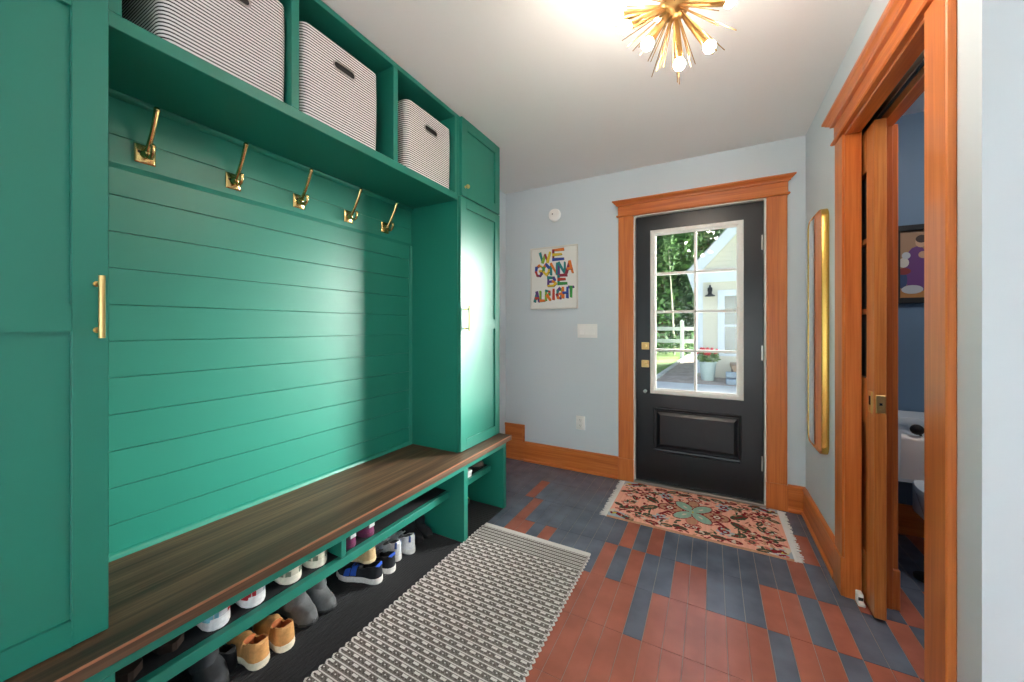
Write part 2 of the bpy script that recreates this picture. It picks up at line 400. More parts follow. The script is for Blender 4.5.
# ------------------------------------------------------------------ pocket door opening on the right
m = MB(); xf = XR-.02
m.box(xf, XR, OY1+.006, OY1+.116, .17, 2.045, 0, .003); m.box(xf-.005, XR, OY1+.002, OY1+.122, 0, .17, 0, .004)
m.box(xf, XR, OY0-.112, OY0-.004, 0, 2.045, 0, .003)
m.box(.672, .692, OY1+.006, OY1+.116, .17, 2.045, 0, .003); m.box(.672, .698, OY1+.002, OY1+.122, 0, .17, 0, .004)
m.box(.672, .692, OY0-.112, OY0-.004, 0, 2.045, 0, .003)
struct(m.build('trim_6', M['wood_z']), 'fir side casings of the sliding door opening', 'door casing')
m = MB(); head(m, 'y', XR, OY0-.114, OY1+.118); struct(m.build('trim_7', M['wood_y'], ang=25), 'fir headpiece with crown moulding over the sliding door', 'door casing')
m = MB()
for xa, xb in ((XR-.012, .575), (.625, .674)):
    m.box(xa, xb, OY1, OY1+.022, 0, OZ+.02, 0, .002); m.box(xa, xb, OY0-.022, OY0, 0, OZ+.02, 0, .002)
m.box(.575, .625, OY0-.022, OY0-.004, 0, OZ+.02, 0)
struct(m.build('trim_8', M['wood_z']), 'split fir jambs of the sliding door pocket', 'door jamb')
m = MB()
for xa, xb in ((XR-.012, .572), (.628, .674)): m.box(xa, xb, OY0, OY1, OZ-.004, OZ+.03, 0, .002)
struct(m.build('trim_9', M['wood_y']), 'split fir head jamb above the sliding door', 'door jamb')
m = MB(); m.box(.584, .616, OY0, OY1+.6, OZ+.055, OZ+.075); m.box(.584, .588, OY0, OY1+.6, OZ+.03, OZ+.06); m.box(.612, .616, OY0, OY1+.6, OZ+.03, OZ+.06)
struct(m.build('trim_10', M['steel'], smooth=False), 'metal track in the slot over the sliding door', 'door track')

# sliding door, mostly inside its pocket
px0, px1, py0, py1 = .582, .619, 2.012, 2.725
m = MB()
sw = .088
m.box(px0, px1, py0, py0+sw, .012, 2.03, 0, .002); m.box(px0, px1, py1-sw, py1, .012, 2.03, 0, .002)
for za, zb in ((.012, .22), (.777, .972), (1.852, 2.03)): m.box(px0, px1, py0+sw, py1-sw, za, zb, 0, .001)
m.box(px0+.012, px1-.012, py0+sw, py1-sw, .22, .777)
for zc in (1.56, 1.257): m.box(px0+.004, px1-.004, py0+sw, py1-sw, zc-.012, zc+.012, 0, .002)
for yc in (py0+sw+(py1-py0-2*sw)/3, py0+sw+2*(py1-py0-2*sw)/3): m.box(px0+.004, px1-.004, yc-.012, yc+.012, .972, 1.852, 0, .002)
pd = struct(m.build('door_2', M['wood_door']), 'honey fir sliding door pushed back into its pocket', 'door')
m = MB(); m.box(px0+.016, px1-.016, py0+sw-.004, py1-sw+.004, .968, 1.856); m.build('glass', M['reflect_tint_glass'], pd, smooth=False)
m = MB(); m.box(px0-.003, px0+.002, py0+.020, py0+.062, .835, .925, 0, .0015); m.box(px0-.0035, px0, py0+.032, py0+.050, .868, .905, 1)
m.tube([(px0-.006, py0+.041, .853), (px0, py0+.041, .853)], .006, 8)
m.build('flush_pull', [M['brass'], M['black']], pd)
m = MB(); m.box(px0+.004, px1-.004, py0-.003, py0+.002, .843, .915, 0, .0015); m.box(px0+.014, px1-.014, py0-.0035, py0, .874, .884, 1)
m.tube([(.600, py0-.007, .856), (.600, py0, .856)], .004, 8)
m.build('edge_pull', [M['brass'], M['black']], pd)
t = thing('floor_guide', (.562, 2.10, 0), 'small white plastic door guide at the foot of the jamb', 'door guide')
m = MB(); m.box(.552, .572, 2.092, 2.126, 0, .05, 0, .003); m.box(.552, .576, 2.085, 2.126, 0, .012, 0, .002); m.build('body', M['plastic'], t)
m = MB(); m.box(.554, .570, 2.0915, 2.0925, .022, .036); m.build('mark', M['black'], t)

# ------------------------------------------------------------------ green built-in
XC = -1.278; XD = -1.258; XP = -1.635; ZB = .470
def shaker(name, y0, y1, z0, z1, parent, mid=None, fr=.058):
    m = MB(); a, b = XD-.02, XD
    m.box(a, b, y0, y0+fr, z0, z1, 0, .0015); m.box(a, b, y1-fr, y1, z0, z1, 0, .0015)
    m.box(a, b-.0003, y0+fr, y1-fr, z0, z0+fr, 0, 0); m.box(a, b-.0003, y0+fr, y1-fr, z1-fr, z1, 0, 0)
    if mid: m.box(a, b-.0003, y0+fr, y1-fr, mid[0], mid[1])
    m.box(a, b-.011, y0+fr, y1-fr, z0+fr, z1-fr)
    return m.build(name, M['green'], parent)
def bar_handle(door, y, z0, z1):
    m = MB(); x = XD+.032
    m.tube([(x, y, z0), (x, y, z1)], .0058, 12)
    for z in (z0+.018, z1-.018): m.tube([(XD, y, z), (x, y, z)], .0045, 8); m.tube([(XD, y, z), (XD+.003, y, z)], .007, 10)
    return m.build('handle', M['brass'], door)
# right tall cabinet
YT0, YT1 = 1.712, 2.160
tc_ = thing('tall_cabinet', (-1.45, 1.93, ZB), 'tall green cabinet standing at the far end of the bench near the front door', 'cabinet', 'tall cabinets of the bench wall')
m = MB()
m.box(XL+.002, XC, YT0, YT0+.02, ZB, 2.408, 0, .001); m.box(XL+.002, XC, YT1-.02, YT1, ZB, 2.408, 0, .001)
m.box(XL+.002, XC-.001, YT0+.02, YT1-.02, 2.388, 2.407); m.box(XL+.002, XC-.001, YT0+.02, YT1-.02, ZB+.001, ZB+.02); m.box(XL+.002, XC-.001, YT0+.02, YT1-.02, 1.935, 1.955)
m.build('carcass', M['green'], tc_)
d = shaker('door', YT0+.004, YT1-.002, .475, 1.943, tc_, (1.18, 1.241))
bar_handle(d, 1.757, 1.165, 1.312)
d = shaker('door', YT0+.016, YT1-.002, 1.949, 2.402, tc_)
m = MB(); m.lathe([(0, .026), (.009, .026), (.0125, .020), (.011, .013), (.005, .009), (.005, .003), (.008, 0)], (XD, 1.762, 2.005), 'x', 14); m.build('knob', M['brass'], d)
# left tall cabinet
lc = thing('tall_cabinet', (-1.45, 0, ZB), 'tall green cabinet standing at the near left end of the bench', 'cabinet', 'tall cabinets of the bench wall')
m = MB(); YL1 = .318
m.box(XL+.002, XC, YL1-.02, YL1, ZB, 2.408, 0, .001); m.box(XL+.002, XC, -.22, -.20, ZB, 2.408); m.box(XL+.002, XC-.001, -.20, YL1-.02, 2.388, 2.407); m.box(XL+.002, XC-.001, -.20, YL1-.02, ZB+.001, ZB+.02); m.box(XL+.002, XC-.001, -.20, YL1-.02, 1.935, 1.955)
m.build('carcass', M['green'], lc)
d = shaker('door', -.21, YL1-.001, .475, 1.967, lc, (1.18, 1.241))
bar_handle(d, .298, 1.165, 1.308)
d = shaker('door', -.21, YL1-.001, 1.973, 2.402, lc)
# open shelf of cubbies between the cabinets
Y0, Y1 = YL1, YT0
ZS0, ZS1 = 1.918, 1.955
cu = thing('cubby_shelf', (-1.45, 1.0, ZS0), 'green shelf of three open cubbies above the coat hooks', 'shelf')
m = MB(); m.box(XL+.002, XC, Y0+.001, Y1-.001, ZS0, ZS1, 0, .0015); m.build('shelf_board', M['green'], cu)
m = MB(); m.box(XL+.002, XC, Y0+.001, Y1-.001, 2.386, 2.408, 0, .001); m.build('top_board', M['green'], cu)
m = MB(); m.box(XL+.002, XL+.012, Y0+.001, Y1-.001, ZS1, 2.386); m.build('back_board', M['green'], cu)
for ya, yb in ((Y0+.001, .345), (.762, .790), (1.229, 1.257), (1.688, Y1-.001)):
    m = MB(); m.box(XL+.012, XC, ya, yb, ZS1, 2.386, 0, .0015); m.build('divider', M['green'], cu)
# shiplap panel with hook rail
sp = thing('shiplap_panel', (XP, 1.0, ZB), 'green shiplap back panel with plank grooves behind the bench', 'wall panel')
m = MB(); zt = 1.602; zz = zt
m.box(XL+.002, XP-.010, Y0+.002, Y1-.002, ZB+.001, ZS0)
tops = [1.692]+[1.602-.114*k for k in range(0, 10)]+[ZB+.001]
for a, b in zip(tops, tops[1:]):
    m.box(XP-.012, XP, Y0+.002, Y1-.002, b+.0009, a-.0009, 0, .0009)
m.build('planks', M['green'], sp)
m = MB()
m.box(XP-.010, XP+.008, Y0+.002, Y1-.002, 1.700, 1.786, 0, .0012); m.box(XP-.010, XP+.008, Y0+.002, Y1-.002, 1.7872, ZS0-.002, 0, .0012)
m.prism([(XP-.010, 1.702), (XP+.008, 1.702), (XP+.004, 1.694), (XP+.001, 1.686), (XP-.010, 1.686)], 'y', Y0+.002, Y1-.002)
m.prism([(XP+.008, ZS0-.001), (XP+.024, ZS0-.001), (XP+.022, ZS0-.008), (XP+.016, ZS0-.014), (XP+.008, ZS0-.018)], 'y', Y0+.002, Y1-.002)
m.build('hook_rail', M['green'], sp)
m = MB(); m.prism([(XP, ZB+.001), (XP+.016, ZB+.001), (XP+.014, ZB+.010), (XP+.006, ZB+.018), (XP, ZB+.020)], 'y', Y0+.002, Y1-.002)
m.prism([(XP, Y1-.002), (XP+.014, Y1-.002), (XP+.010, Y1-.012), (XP, Y1-.016)], 'z', ZB+.001, 1.688)
m.build('corner_bead', M['green'], sp)

# bench: base with shelf and dividers, and the oak top
XB = -1.196; XBK = -1.655
bb = thing('shoe_bench', (-1.42, 1.0, 0), 'green bench with open shoe compartments under the dark oak worktop', 'bench')
m = MB(); m.box(XB-.022, XB, -.3, 2.137, .402, .438, 0, .0015); m.build('apron', M['green'], bb)
m = MB(); m.box(XBK, XB, 2.101, 2.137, 0, .402, 0, .0015); m.build('end_panel', M['green'], bb)
m = MB(); m.box(XBK, XB, 1.663, 1.699, 0, .402, 0, .0015); m.build('divider', M['green'], bb)
m = MB(); m.box(XBK, XB, -.05, .312, 0, .402, 0, .0015); m.build('end_panel', M['green'], bb)
m = MB(); m.box(XBK, -1.292, .969, .991, .272, .402, 0, .0015); m.build('divider', M['green'], bb)
m = MB(); m.box(XBK, XBK+.008, .312, 2.101, 0, .438); m.build('back_board', M['green'], bb)
for ya, yb in ((.313, 1.662), (1.700, 2.100)):
    m = MB(); m.box(XBK+.008, -1.296, ya, yb, .245, .262); m.box(-1.318, -1.292, ya, yb, .233, .268, 0, .0015); sh = m.build('shelf', M['green'], bb)
    m = MB(); m.box(XBK+.010, -1.3, ya+.001, yb-.001, .2625, .2675) if False else m.box(XBK+.010, -1.319, ya+.001, yb-.001, .262, .268); tag(m.build('shelf_liner', M['liner'], sh), 'black rubber shelf liner')
bt = MB(); bt.box(XL+.002, -1.1725, -.3, 2.170, .438, ZB, 0, .0015, 1)
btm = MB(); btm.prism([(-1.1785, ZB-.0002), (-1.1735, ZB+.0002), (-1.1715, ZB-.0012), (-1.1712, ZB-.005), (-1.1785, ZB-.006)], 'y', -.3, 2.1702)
bto = bt.build('oak_worktop', M['bench']); tag(btm.build('nosing', mat('worn_highlit_copper_edge', (150, 98, 72), .4), bto), 'worn copper brown front edge with painted bevel highlight')  # lighter copper tone: worn edge plus a bevel highlight put into the colour
tag(bto, 'long dark stained oak plank lying on the green shoe bench', 'worktop')

# ribbed floor mat inside the bench
m = MB(); ya, yb = .318, 1.658
m.box(XBK+.012, -1.2, ya, yb, 0, .003)
n = 34
for k in range(n):
    x = XBK+.014+(-1.202-(XBK+.014))*k/n; m.box(x, x+.0075, ya+.002, yb-.002, .003, .0058)
tag(m.build('boot_mat', M['matblack'], smooth=False), 'black ribbed rubber mat on the floor under the long bench shelf', 'mat')
m = MB(); m.box(XBK+.012, -1.2, 1.702, 2.099, 0, .004, 0, .001)
for k in range(20): m.box(XBK+.02, -1.206, 1.708+k*.0194, 1.718+k*.0194, .004, .0058)
tag(m.build('boot_mat', M['matblack'], smooth=False), 'small black mat on the floor in the short end compartment of the bench', 'mat')

# ------------------------------------------------------------------ coat hooks
def coat_hook(y, label):
    x = XP+.008; y -= .020; z = 1.752
    t = thing('coat_hook', (x, y, z), label, 'coat hook', 'brass coat hooks on the rail')
    m = MB()
    m.loft([[(x, y-.026, z-.030), (x, y+.026, z-.030), (x, y+.026, z+.030), (x, y-.026, z+.030)],
            [(x+.003, y-.026, z-.030), (x+.003, y+.026, z-.030), (x+.003, y+.026, z+.030), (x+.003, y-.026, z+.030)],
            [(x+.007, y-.020, z-.024), (x+.007, y+.020, z-.024), (x+.007, y+.020, z+.024), (x+.007, y-.020, z+.024)]])
    m.lathe([(.016, .006), (.014, .012), (.011, .022), (.007, .028), (0, .030)], (x, y, z), 'x', 14)
    bp_ = m.build('back_plate', M['oldbrass'], t)
    for sy in (-.016, .016):
        m = MB(); m.lathe([(.0042, .006), (.0042, .009), (.002, .0105), (0, .0106)], (x, y+sy, z+.004), 'x', 8); m.build('screw', M['black'], bp_)
    m = MB(); p0 = Vector((x+.018, y, z)); p1 = Vector((x+.092, y, z+.122))
    m.tube([p0+(p1-p0)*q+Vector((.006*math.sin(q*3.1), 0, 0)) for q in (0, .15, .3, .5, .7, .9, 1)], [.0082, .0074, .0068, .0066, .0066, .0070, .0072], 10); m.ball(p1, .0085, 0, 10)
    m.build('upper_prong', M['oldbrass'], t)
    m = MB(); pts = [(x+.02, y, z-.004), (x+.032, y, z-.016), (x+.046, y, z-.020), (x+.058, y, z-.013), (x+.064, y, z+.002), (x+.062, y, z+.014)]
    m.tube(pts, [.0070, .0066, .0062, .006, .006, .0062], 10); m.ball(pts[-1], .0082, 0, 10)
    m.build('lower_prong', M['oldbrass'], t)
for y, lb in ((.512, 'brass double coat hook nearest the near left cabinet, first on the rail'), (.765, 'brass double coat hook second along the rail from the near left cabinet'),
              (1.022, 'brass double coat hook in the middle of the rail, third of five'), (1.280, 'brass double coat hook fourth along the rail, next to the last one'), (1.518, 'brass double coat hook at the far end of the rail beside the far cabinet')):
    coat_hook(y, lb)

# ------------------------------------------------------------------ striped baskets
def basket(y0, y1, label):
    yc = (y0+y1)/2; hw = (y1-y0)/2; xf_, xb_ = -1.292, -1.61
    t = thing('storage_basket', ((xf_+xb_)/2, yc, ZS1), label, 'basket', 'striped baskets in the cubbies')
    m = MB(); cxm = (xf_+xb_)/2; hd = (xf_-xb_)/2
    def ring(z, k, r=.03, inn=0):
        pts = []; a, b = hd*k-inn, hw*k-inn; rr = max(r-inn, .004)
        for (sx, sy, a0) in ((1, -1, -90), (1, 1, 0), (-1, 1, 90), (-1, -1, 180)):
            for q in range(5):
                an = math.radians(a0+q*22.5); pts.append((cxm+sx*(a-rr)+rr*math.cos(an), yc+sy*(b-rr)+rr*math.sin(an), z))
        # edge mid points let the rim bow upward
        return pts
    H = .347
    def bow(r, z):   # rim droops at the corners
        return [(x, y, zz_-.007*max(0, (abs(y-yc)/hw))**4 if z else zz_) for x, y, zz_ in r]
    def dens(r):
        out = []
        for i in range(len(r)):
            p, q = Vector(r[i]), Vector(r[(i+1) % len(r)]); out.append(tuple(p))
            if (q-p).length > .08:
                for s_ in range(1, 6): out.append(tuple(p.lerp(q, s_/6)))
        return out
    rings = [dens(ring(ZS1+.001, .97)), dens(ring(ZS1+.012, .985)), dens(ring(ZS1+.12, .995)), dens(ring(ZS1+.24, 1.0)), bow(dens(ring(ZS1+H, .992)), 1),
             bow(dens(ring(ZS1+H, .992, .03, .005)), 1), dens(ring(ZS1+.2, .99, .03, .006)), dens(ring(ZS1+.01, .97, .03, .006))]
    m.loft(rings)
    m.build('body', M['stripe'], t, ang=50)
    # cut-out handle: dark stadium opening with a rim
    zc = ZS1+.262; ho = MB()
    st = lambda w, h_, x: [(x, yc+sy*(w-h_)+h_*math.cos(math.radians(a)), zc+h_*math.sin(math.radians(a))) for sy, rng in ((1, range(-90, 91, 30)), (-1, range(90, 271, 30))) for a in rng]
    ho.loft([st(.052, .016, xf_-.002), st(.052, .016, xf_+.0025), st(.046, .012, xf_+.0025), st(.046, .012, xf_-.001)], 0, True, False, False)
    h_ = ho.build('handle', M['steel'], t)
    ho = MB(); ho.loft([st(.047, .0125, xf_-.001), st(.047, .0125, xf_+.0012)]); tag(ho.build('grip_opening', M['black'], h_), 'black grip slot')
basket(.420, .760, 'black and white striped basket in the nearest cubby by the left cabinet')
basket(.806, 1.160, 'black and white striped basket in the middle cubby of the shelf')
basket(1.325, 1.678, 'black and white striped basket in the far cubby beside the far cabinet')

# ------------------------------------------------------------------ starburst ceiling lamp
CC = Vector((-.097, 1.222, 2.170))
lamp_brass = mat('lamp_brass', (176, 138, 84), .38, 1)
ch = thing('starburst_lamp', tuple(CC), 'brass starburst ceiling lamp with round lit bulbs and thin spikes', 'ceiling lamp')
m = MB(); m.lathe([(0, 0), (.062, 0), (.062, -.012), (.050, -.022), (.016, -.026), (.010, -.034)], (CC.x, CC.y, ZC), 'z', 24)
m.tube([(CC.x, CC.y, ZC-.03), CC], .0075, 12); m.build('stem', lamp_brass, ch)
m = MB(); m.ball(CC, .044, 0, 20); m.build('hub', lamp_brass, ch)
mb_ = mat('bulb_glow', (255, 240, 218), .3, emit=((255, 240, 224), BULB))
arms = [(-.139, -.075, -.072), (-.085, -.075, -.165), (.010, .04, -.165), (.089, .048, -.123), (.170, .092, .012), (-.16, -.02, .01),
        (.10, -.14, .05), (-.03, -.14, .09), (-.07, .15, .10), (.09, .15, .10), (-.10, .05, .14), (.12, -.05, .11)]
arms = [Vector(a).normalized() for a in arms]
for a in arms:
    m = MB(); m.tube([CC+a*.04, CC+a*.06, CC+a*.135, CC+a*.150], [.006, .0095, .0125, .0125], 12)
    s_ = m.build('socket', lamp_brass, ch)
    m = MB(); m.ball(CC+a*.166, .0175, 0, 14); m.build('bulb', mb_, s_)
rr = random.Random(11); n = 0
while n < 62:
    v = Vector((rr.gauss(0, 1), rr.gauss(0, 1), rr.gauss(0, 1)-.25)).normalized()
    if v.z > .62 or any(v.dot(a) > .985 for a in arms): continue
    L = rr.uniform(.15, .215); m = MB(); m.tube([CC+v*.04, CC+v*L], [.0019, .0013], 6); m.build('spike', lamp_brass, ch); n += 1

# ------------------------------------------------------------------ wall things
t = thing('wall_mirror', (XR, 2.58, .527), 'tall gold framed mirror with rounded corners on the right wall', 'mirror')
def rrect(y0, y1, z0, z1, r, x, n=6):
    out = []
    for cy, cz, a0 in ((y1-r, z1-r, 0), (y0+r, z1-r, 90), (y0+r, z0+r, 180), (y1-r, z0+r, 270)):
        for q in range(n+1):
            a = math.radians(a0+90*q/n); out.append((x, cy+r*math.cos(a), cz+r*math.sin(a)))
    return out
m = MB(); y0, y1, z0, z1, r = 2.42, 2.742, .527, 1.806, .05
m.loft([rrect(y0, y1, z0, z1, r, XR-.001), rrect(y0, y1, z0, z1, r, XR-.028), rrect(y0+.002, y1-.002, z0+.002, z1-.002, r, XR-.031), rrect(y0+.008, y1-.008, z0+.008, z1-.008, r-.006, XR-.031),
        rrect(y0+.010, y1-.010, z0+.010, z1-.010, r-.008, XR-.029), rrect(y0+.010, y1-.010, z0+.010, z1-.010, r-.008, XR-.026)], 0, True, False, False)
m.build('frame', M['gold'], t)
m = MB(); m.loft([rrect(y0+.009, y1-.009, z0+.009, z1-.009, r-.007, XR-.004), rrect(y0+.009, y1-.009, z0+.009, z1-.009, r-.007, XR-.0275)]); m.build('glass', M['mirror'], t)

t = thing('smoke_detector', (-1.176, YB, 2.146), 'round white smoke detector high on the back wall above the art print', 'smoke detector')
m = MB(); m.lathe([(0, -.030), (.040, -.030), (.050, -.024), (.054, -.010), (.054, 0)], (-1.176, YB, 2.146), 'y', 28); m.build('body', M['plastic'], t)
m = MB(); m.lathe([(0, -.033), (.005, -.033), (.006, -.029)], (-1.188, YB, 2.152), 'y', 10); m.build('button', M['black'], t)

t = thing('light_switch', (-.893, YB, 1.159), 'white wall plate with rocker switches left of the front door', 'light switch')
m = MB(); m.box(-.977, -.809, YB-.006, YB, 1.102, 1.216, 0, .003, 2); m.build('cover_plate', M['plastic'], t)
for k in range(3):
    xc = -.893+(k-1)*.046; m = MB()
    m.prism([(YB-.006, 1.126), (YB-.011, 1.128), (YB-.007, 1.159), (YB-.009, 1.192), (YB-.006, 1.192)], 'x', xc-.016, xc+.016); m.build('rocker', M['plastic'], t)
t = thing('wall_outlet', (-.95, YB, .399), 'white double power outlet low on the back wall', 'outlet')
m = MB(); m.box(-.988, -.912, YB-.006, YB, .342, .456, 0, .003, 2); m.build('cover_plate', M['plastic'], t)
for zc in (.377, .421):
    m = MB(); m.lathe([(0, -.008), (.016, -.008), (.017, -.005)], (-.95, YB, zc), 'y', 20)
    f_ = m.build('receptacle', M['plastic'], t)
    m = MB()
    for dx in (-.006, .006): m.box(-.95+dx-.001, -.95+dx+.001, YB-.0085, YB-.0078, zc-.001, zc+.008)
    m.tube([(-.95, YB-.0085, zc-.008), (-.95, YB-.0078, zc-.008)], .0022, 8); m.build('slot', M['black'], f_)

# framed lettering print
ax0, ax1, az0, az1 = -1.399, -.971, 1.345, 1.878
t = thing('art_print', ((ax0+ax1)/2, YB, (az0+az1)/2), 'white framed print of bright hand painted letters on the back wall', 'picture')
m = MB(); fw_ = .012
m.box(ax0, ax0+fw_, YB-.024, YB, az0, az1, 0, .002); m.box(ax1-fw_, ax1, YB-.024, YB, az0, az1, 0, .002); m.box(ax0, ax1, YB-.024, YB, az0, az0+fw_, 0, .002); m.box(ax0, ax1, YB-.024, YB, az1-fw_, az1, 0, .002)
m.build('frame', M['white'], t)
m = MB(); m.box(ax0+fw_, ax1-fw_, YB-.016, YB-.001, az0+fw_, az1-fw_); m.build('sheet', mat('art_paper', (240, 240, 236), .6), t)
G = {'W': [[(0,1),(.25,0),(.5,.8),(.75,0),(1,1)]], 'E': [[(1,1),(0,1),(0,0),(1,0)],[(0,.52),(.8,.52)]], 'G': [[(1,.85),(.6,1),(.1,.8),(0,.4),(.2,.05),(.7,0),(1,.2),(1,.45),(.6,.45)]],
     'O': [[(.5,1),(.05,.7),(.05,.3),(.5,0),(.95,.3),(.95,.7),(.5,1)]], 'N': [[(0,0),(0,1),(1,0),(1,1)]], 'A': [[(0,0),(.5,1),(1,0)],[(.2,.35),(.8,.35)]],
     'B': [[(0,0),(0,1),(.7,.95),(.85,.75),(.6,.52),(0,.52)],[(.6,.52),(1,.28),(.7,0),(0,0)]], 'L': [[(0,1),(0,0),(1,0)]], 'R': [[(0,0),(0,1),(.8,.9),(.85,.6),(0,.5)],[(.3,.5),(1,0)]],
     'I': [[(.5,0),(.5,1)]], 'H': [[(0,0),(0,1)],[(1,0),(1,1)],[(0,.5),(1,.5)]], 'T': [[(0,1),(1,1)],[(.5,1),(.5,0)]]}
pal = [(92, 58, 130), (196, 62, 40), (226, 120, 36), (228, 196, 44), (52, 150, 70), (24, 130, 128), (44, 74, 160), (150, 36, 60), (130, 178, 50), (40, 40, 44)]
am = [mat('art_ink', c, .6) for c in pal]
ar = random.Random(5); m = MB(); aw, ah = ax1-ax0, az1-az0
def stroke(p, q, w, c, lift):
    p, q = Vector(p), Vector(q); d = (q-p); 
    if d.length < 1e-5: return
    nn = Vector((-d.y, d.x)).normalized()*w; d = d.normalized()*w*.6
    y = YB-.0165-lift; pts = [p-d+nn, q+d+nn*.7, q+d-nn*.7, p-d-nn]
    A = [(a.x, y, a.y) for a in pts]; B = [(a.x, YB-.0158, a.y) for a in pts]
    m.loft([B, A], c)
lift = 0
for txt, u0, u1, zb_, hh, sl in (('WE', .18, .74, .76, .15, .06), ('GONNA', .10, .92, .545, .17, .03), ('BE', .36, .80, .375, .13, .05), ('ALRIGHT', .08, .93, .13, .15, .07)):
    cw = (u1-u0)/len(txt)
    for k, c in enumerate(txt):
        for pl in G[c]:
            for a, b in zip(pl, pl[1:]):
                f = lambda p: (ax0+aw*(u0+cw*(k+.12+.76*p[0])), az0+ah*(zb_+hh*p[1]+sl*(k/len(txt))))
                pa, pb = f(a), f(b); lift += .000004
                stroke((pa[0]+.005, pa[1]-.006), (pb[0]+.005, pb[1]-.006), .008, 9, lift); lift += .000004
                stroke(pa, pb, ar.uniform(.009, .015), ar.randrange(9), lift)
m.build('lettering', am, t, smooth=False)

# ------------------------------------------------------------------ rugs
AM = attr_mat('woven_wool')
# long flatweave runner
rx0, rx1, ry0, ry1 = -1.192, -.556, .28, 1.862
nx, pit, sub = 106, .0265, 6; ny = int(round((ry1-ry0)/pit))*sub
cw_, cg, cd_ = lin(232, 228, 224), lin(132, 125, 120), lin(104, 97, 93)
def run_cell(i, j):
    jj = ny-1-j; row, s_ = divmod(jj, sub); wv = ((i*7+j*3) % 5-2)*.012
    sh = lambda c: (max(0, c[0]+wv), max(0, c[1]+wv), max(0, c[2]+wv), 1)
    if row < 5: return sh(cw_ if s_ % 3 == 0 else cd_)
    if s_ in (0,): return sh(cw_)
    if s_ in (1, 5): return sh(cg)
    ph = (i+(5 if row % 2 else 0)) % 10
    if s_ in (2, 3) and ph in (0, 1, 2, 3): return sh(cw_)
    if s_ == 3 and ph in (6,): return sh(cw_)
    return sh(cd_ if (i+j) % 3 else cg)
def run_h(i, j):
    jj = ny-j; s_ = jj % sub; return .009+(.0022 if s_ in (2, 3, 4) else 0.0)+.0006*((i+j) % 2)
rn = thing('runner_rug', (-.874, 1.07, 0), 'long black and white flatwoven runner rug in front of the shoe bench', 'rug')
grid_sheet('weave', rx0, rx1, ry0, ry1, nx, ny, run_h, run_cell, AM, rn)
m = MB(); m.box(rx0-.004, rx1+.004, ry1, ry1+.030, .0, .011, 0, .003); m.build('end_binding', mat('cotton_binding', (222, 220, 216), .95, bump=(400, .3)), rn)
my = mat('cotton_yarn', (224, 221, 216), .95)
for x, sg in ((rx0, -1), (rx1, 1)):
    m = MB()
    for k in range(int((ry1-ry0)/pit)):
        yy = ry1-(k+.5)*pit
        m.tube([(x-sg*.006, yy-.007, .007), (x+sg*.004, yy-.006, .007), (x+sg*.008, yy, .007), (x+sg*.004, yy+.006, .007), (x-sg*.006, yy+.007, .007)], .0034, 6)
    m.build('selvedge_loops', my, rn)

# floral doormat rug
hx0, hx1, hy0, hy1 = -.578, .372, 2.325, 2.918
peach, dred, dgr, teal, sky_, tan_, cream, yel, pink = [lin(*c) for c in ((250, 188, 166), (146, 40, 46), (78, 84, 64), (160, 194, 176), (180, 192, 202), (208, 152, 124), (232, 216, 200), (214, 186, 92), (214, 124, 112))]
fr = random.Random(21); motifs = []
def el(cx, cy, rx, ry, a, c): motifs.append((cx, cy, rx, ry, math.cos(a), math.sin(a), c))
def flower(cx, cy, r, c1, c2, n=6):
    r *= 1.2
    for k in range(n): a = 2*math.pi*k/n; el(cx+r*.75*math.cos(a), cy+r*.75*math.sin(a), r*.42, r*.30, a, c1)
    el(cx, cy, r*.55, r*.55, 0, c2); el(cx, cy, r*.22, r*.22, 0, c1)
def leaf(cx, cy, L, a, c=dgr): L *= 1.25; el(cx, cy, L, L*.48, a, c); el(cx, cy, L*.6, L*.12, a, dred if fr.random() < .4 else tan_)
base = []
for sx in (-1, 1):
    for sy in (-1, 1):
        # corners
        el(sx*.46, sy*.285, .13, .075, 0, sky_); el(sx*.40, sy*.25, .05, .016, sx*sy*-.5, dred); el(sx*.445, sy*.245, .022, .012, .6, yel); el(sx*.46, sy*.215, .03, .014, 1.2, cream); leaf(sx*.35, sy*.27, .03, .3*sx)
        # serrated red branches
        for k in range(4):
            el(sx*(.115+.022*k), sy*(.03+.028*k), .026, .009, sx*sy*1.1, dred); el(sx*(.10+.02*k), sy*(.05+.022*k), .022, .008, -sx*sy*.4, dred)
        leaf(sx*.255, sy*.062, .048, sx*sy*.7); leaf(sx*.235, sy*.175, .036, -sx*sy*.3); el(sx*.245, sy*.12, .005, .07, 0, dgr)
        for (x, y) in ((.06, .235), (.14, .245), (.215, .25)): leaf(sx*x, sy*y, .034, sx*sy*fr.uniform(-.5, .2), dgr if x < .2 else dred)
        flower(sx*.02, sy*.19, .022, dred, cream); flower(sx*.175, sy*.165, .034, sky_, dred); flower(sx*.31, sy*.12, .030, dred, tan_); flower(sx*.30, sy*.21, .026, pink, dgr)
        flower(sx*.40, sy*.06, .026, pink, cream); leaf(sx*.36, sy*.035, .028, 1.2*sx*sy); leaf(sx*.39, sy*.135, .034, sx*sy*.4); leaf(sx*.44, sy*.11, .026, -sx*sy*.5)
        for k in range(5): el(sx*(.345+.022*k), sy*(.17+.012*(k % 2)), .018, .008, sx*sy*(1.1 if k % 2 else .2), dred)
for k in range(330):
    x, y = fr.uniform(-.46, .46), fr.uniform(-.285, .285)
    if abs(x) < .13 and abs(y) < .10: continue
    el(x, y, fr.uniform(.007, .021), fr.uniform(.005, .010), fr.uniform(0, 3.1), fr.choice([dred, dgr, dred, pink, cream, dgr, tan_]))
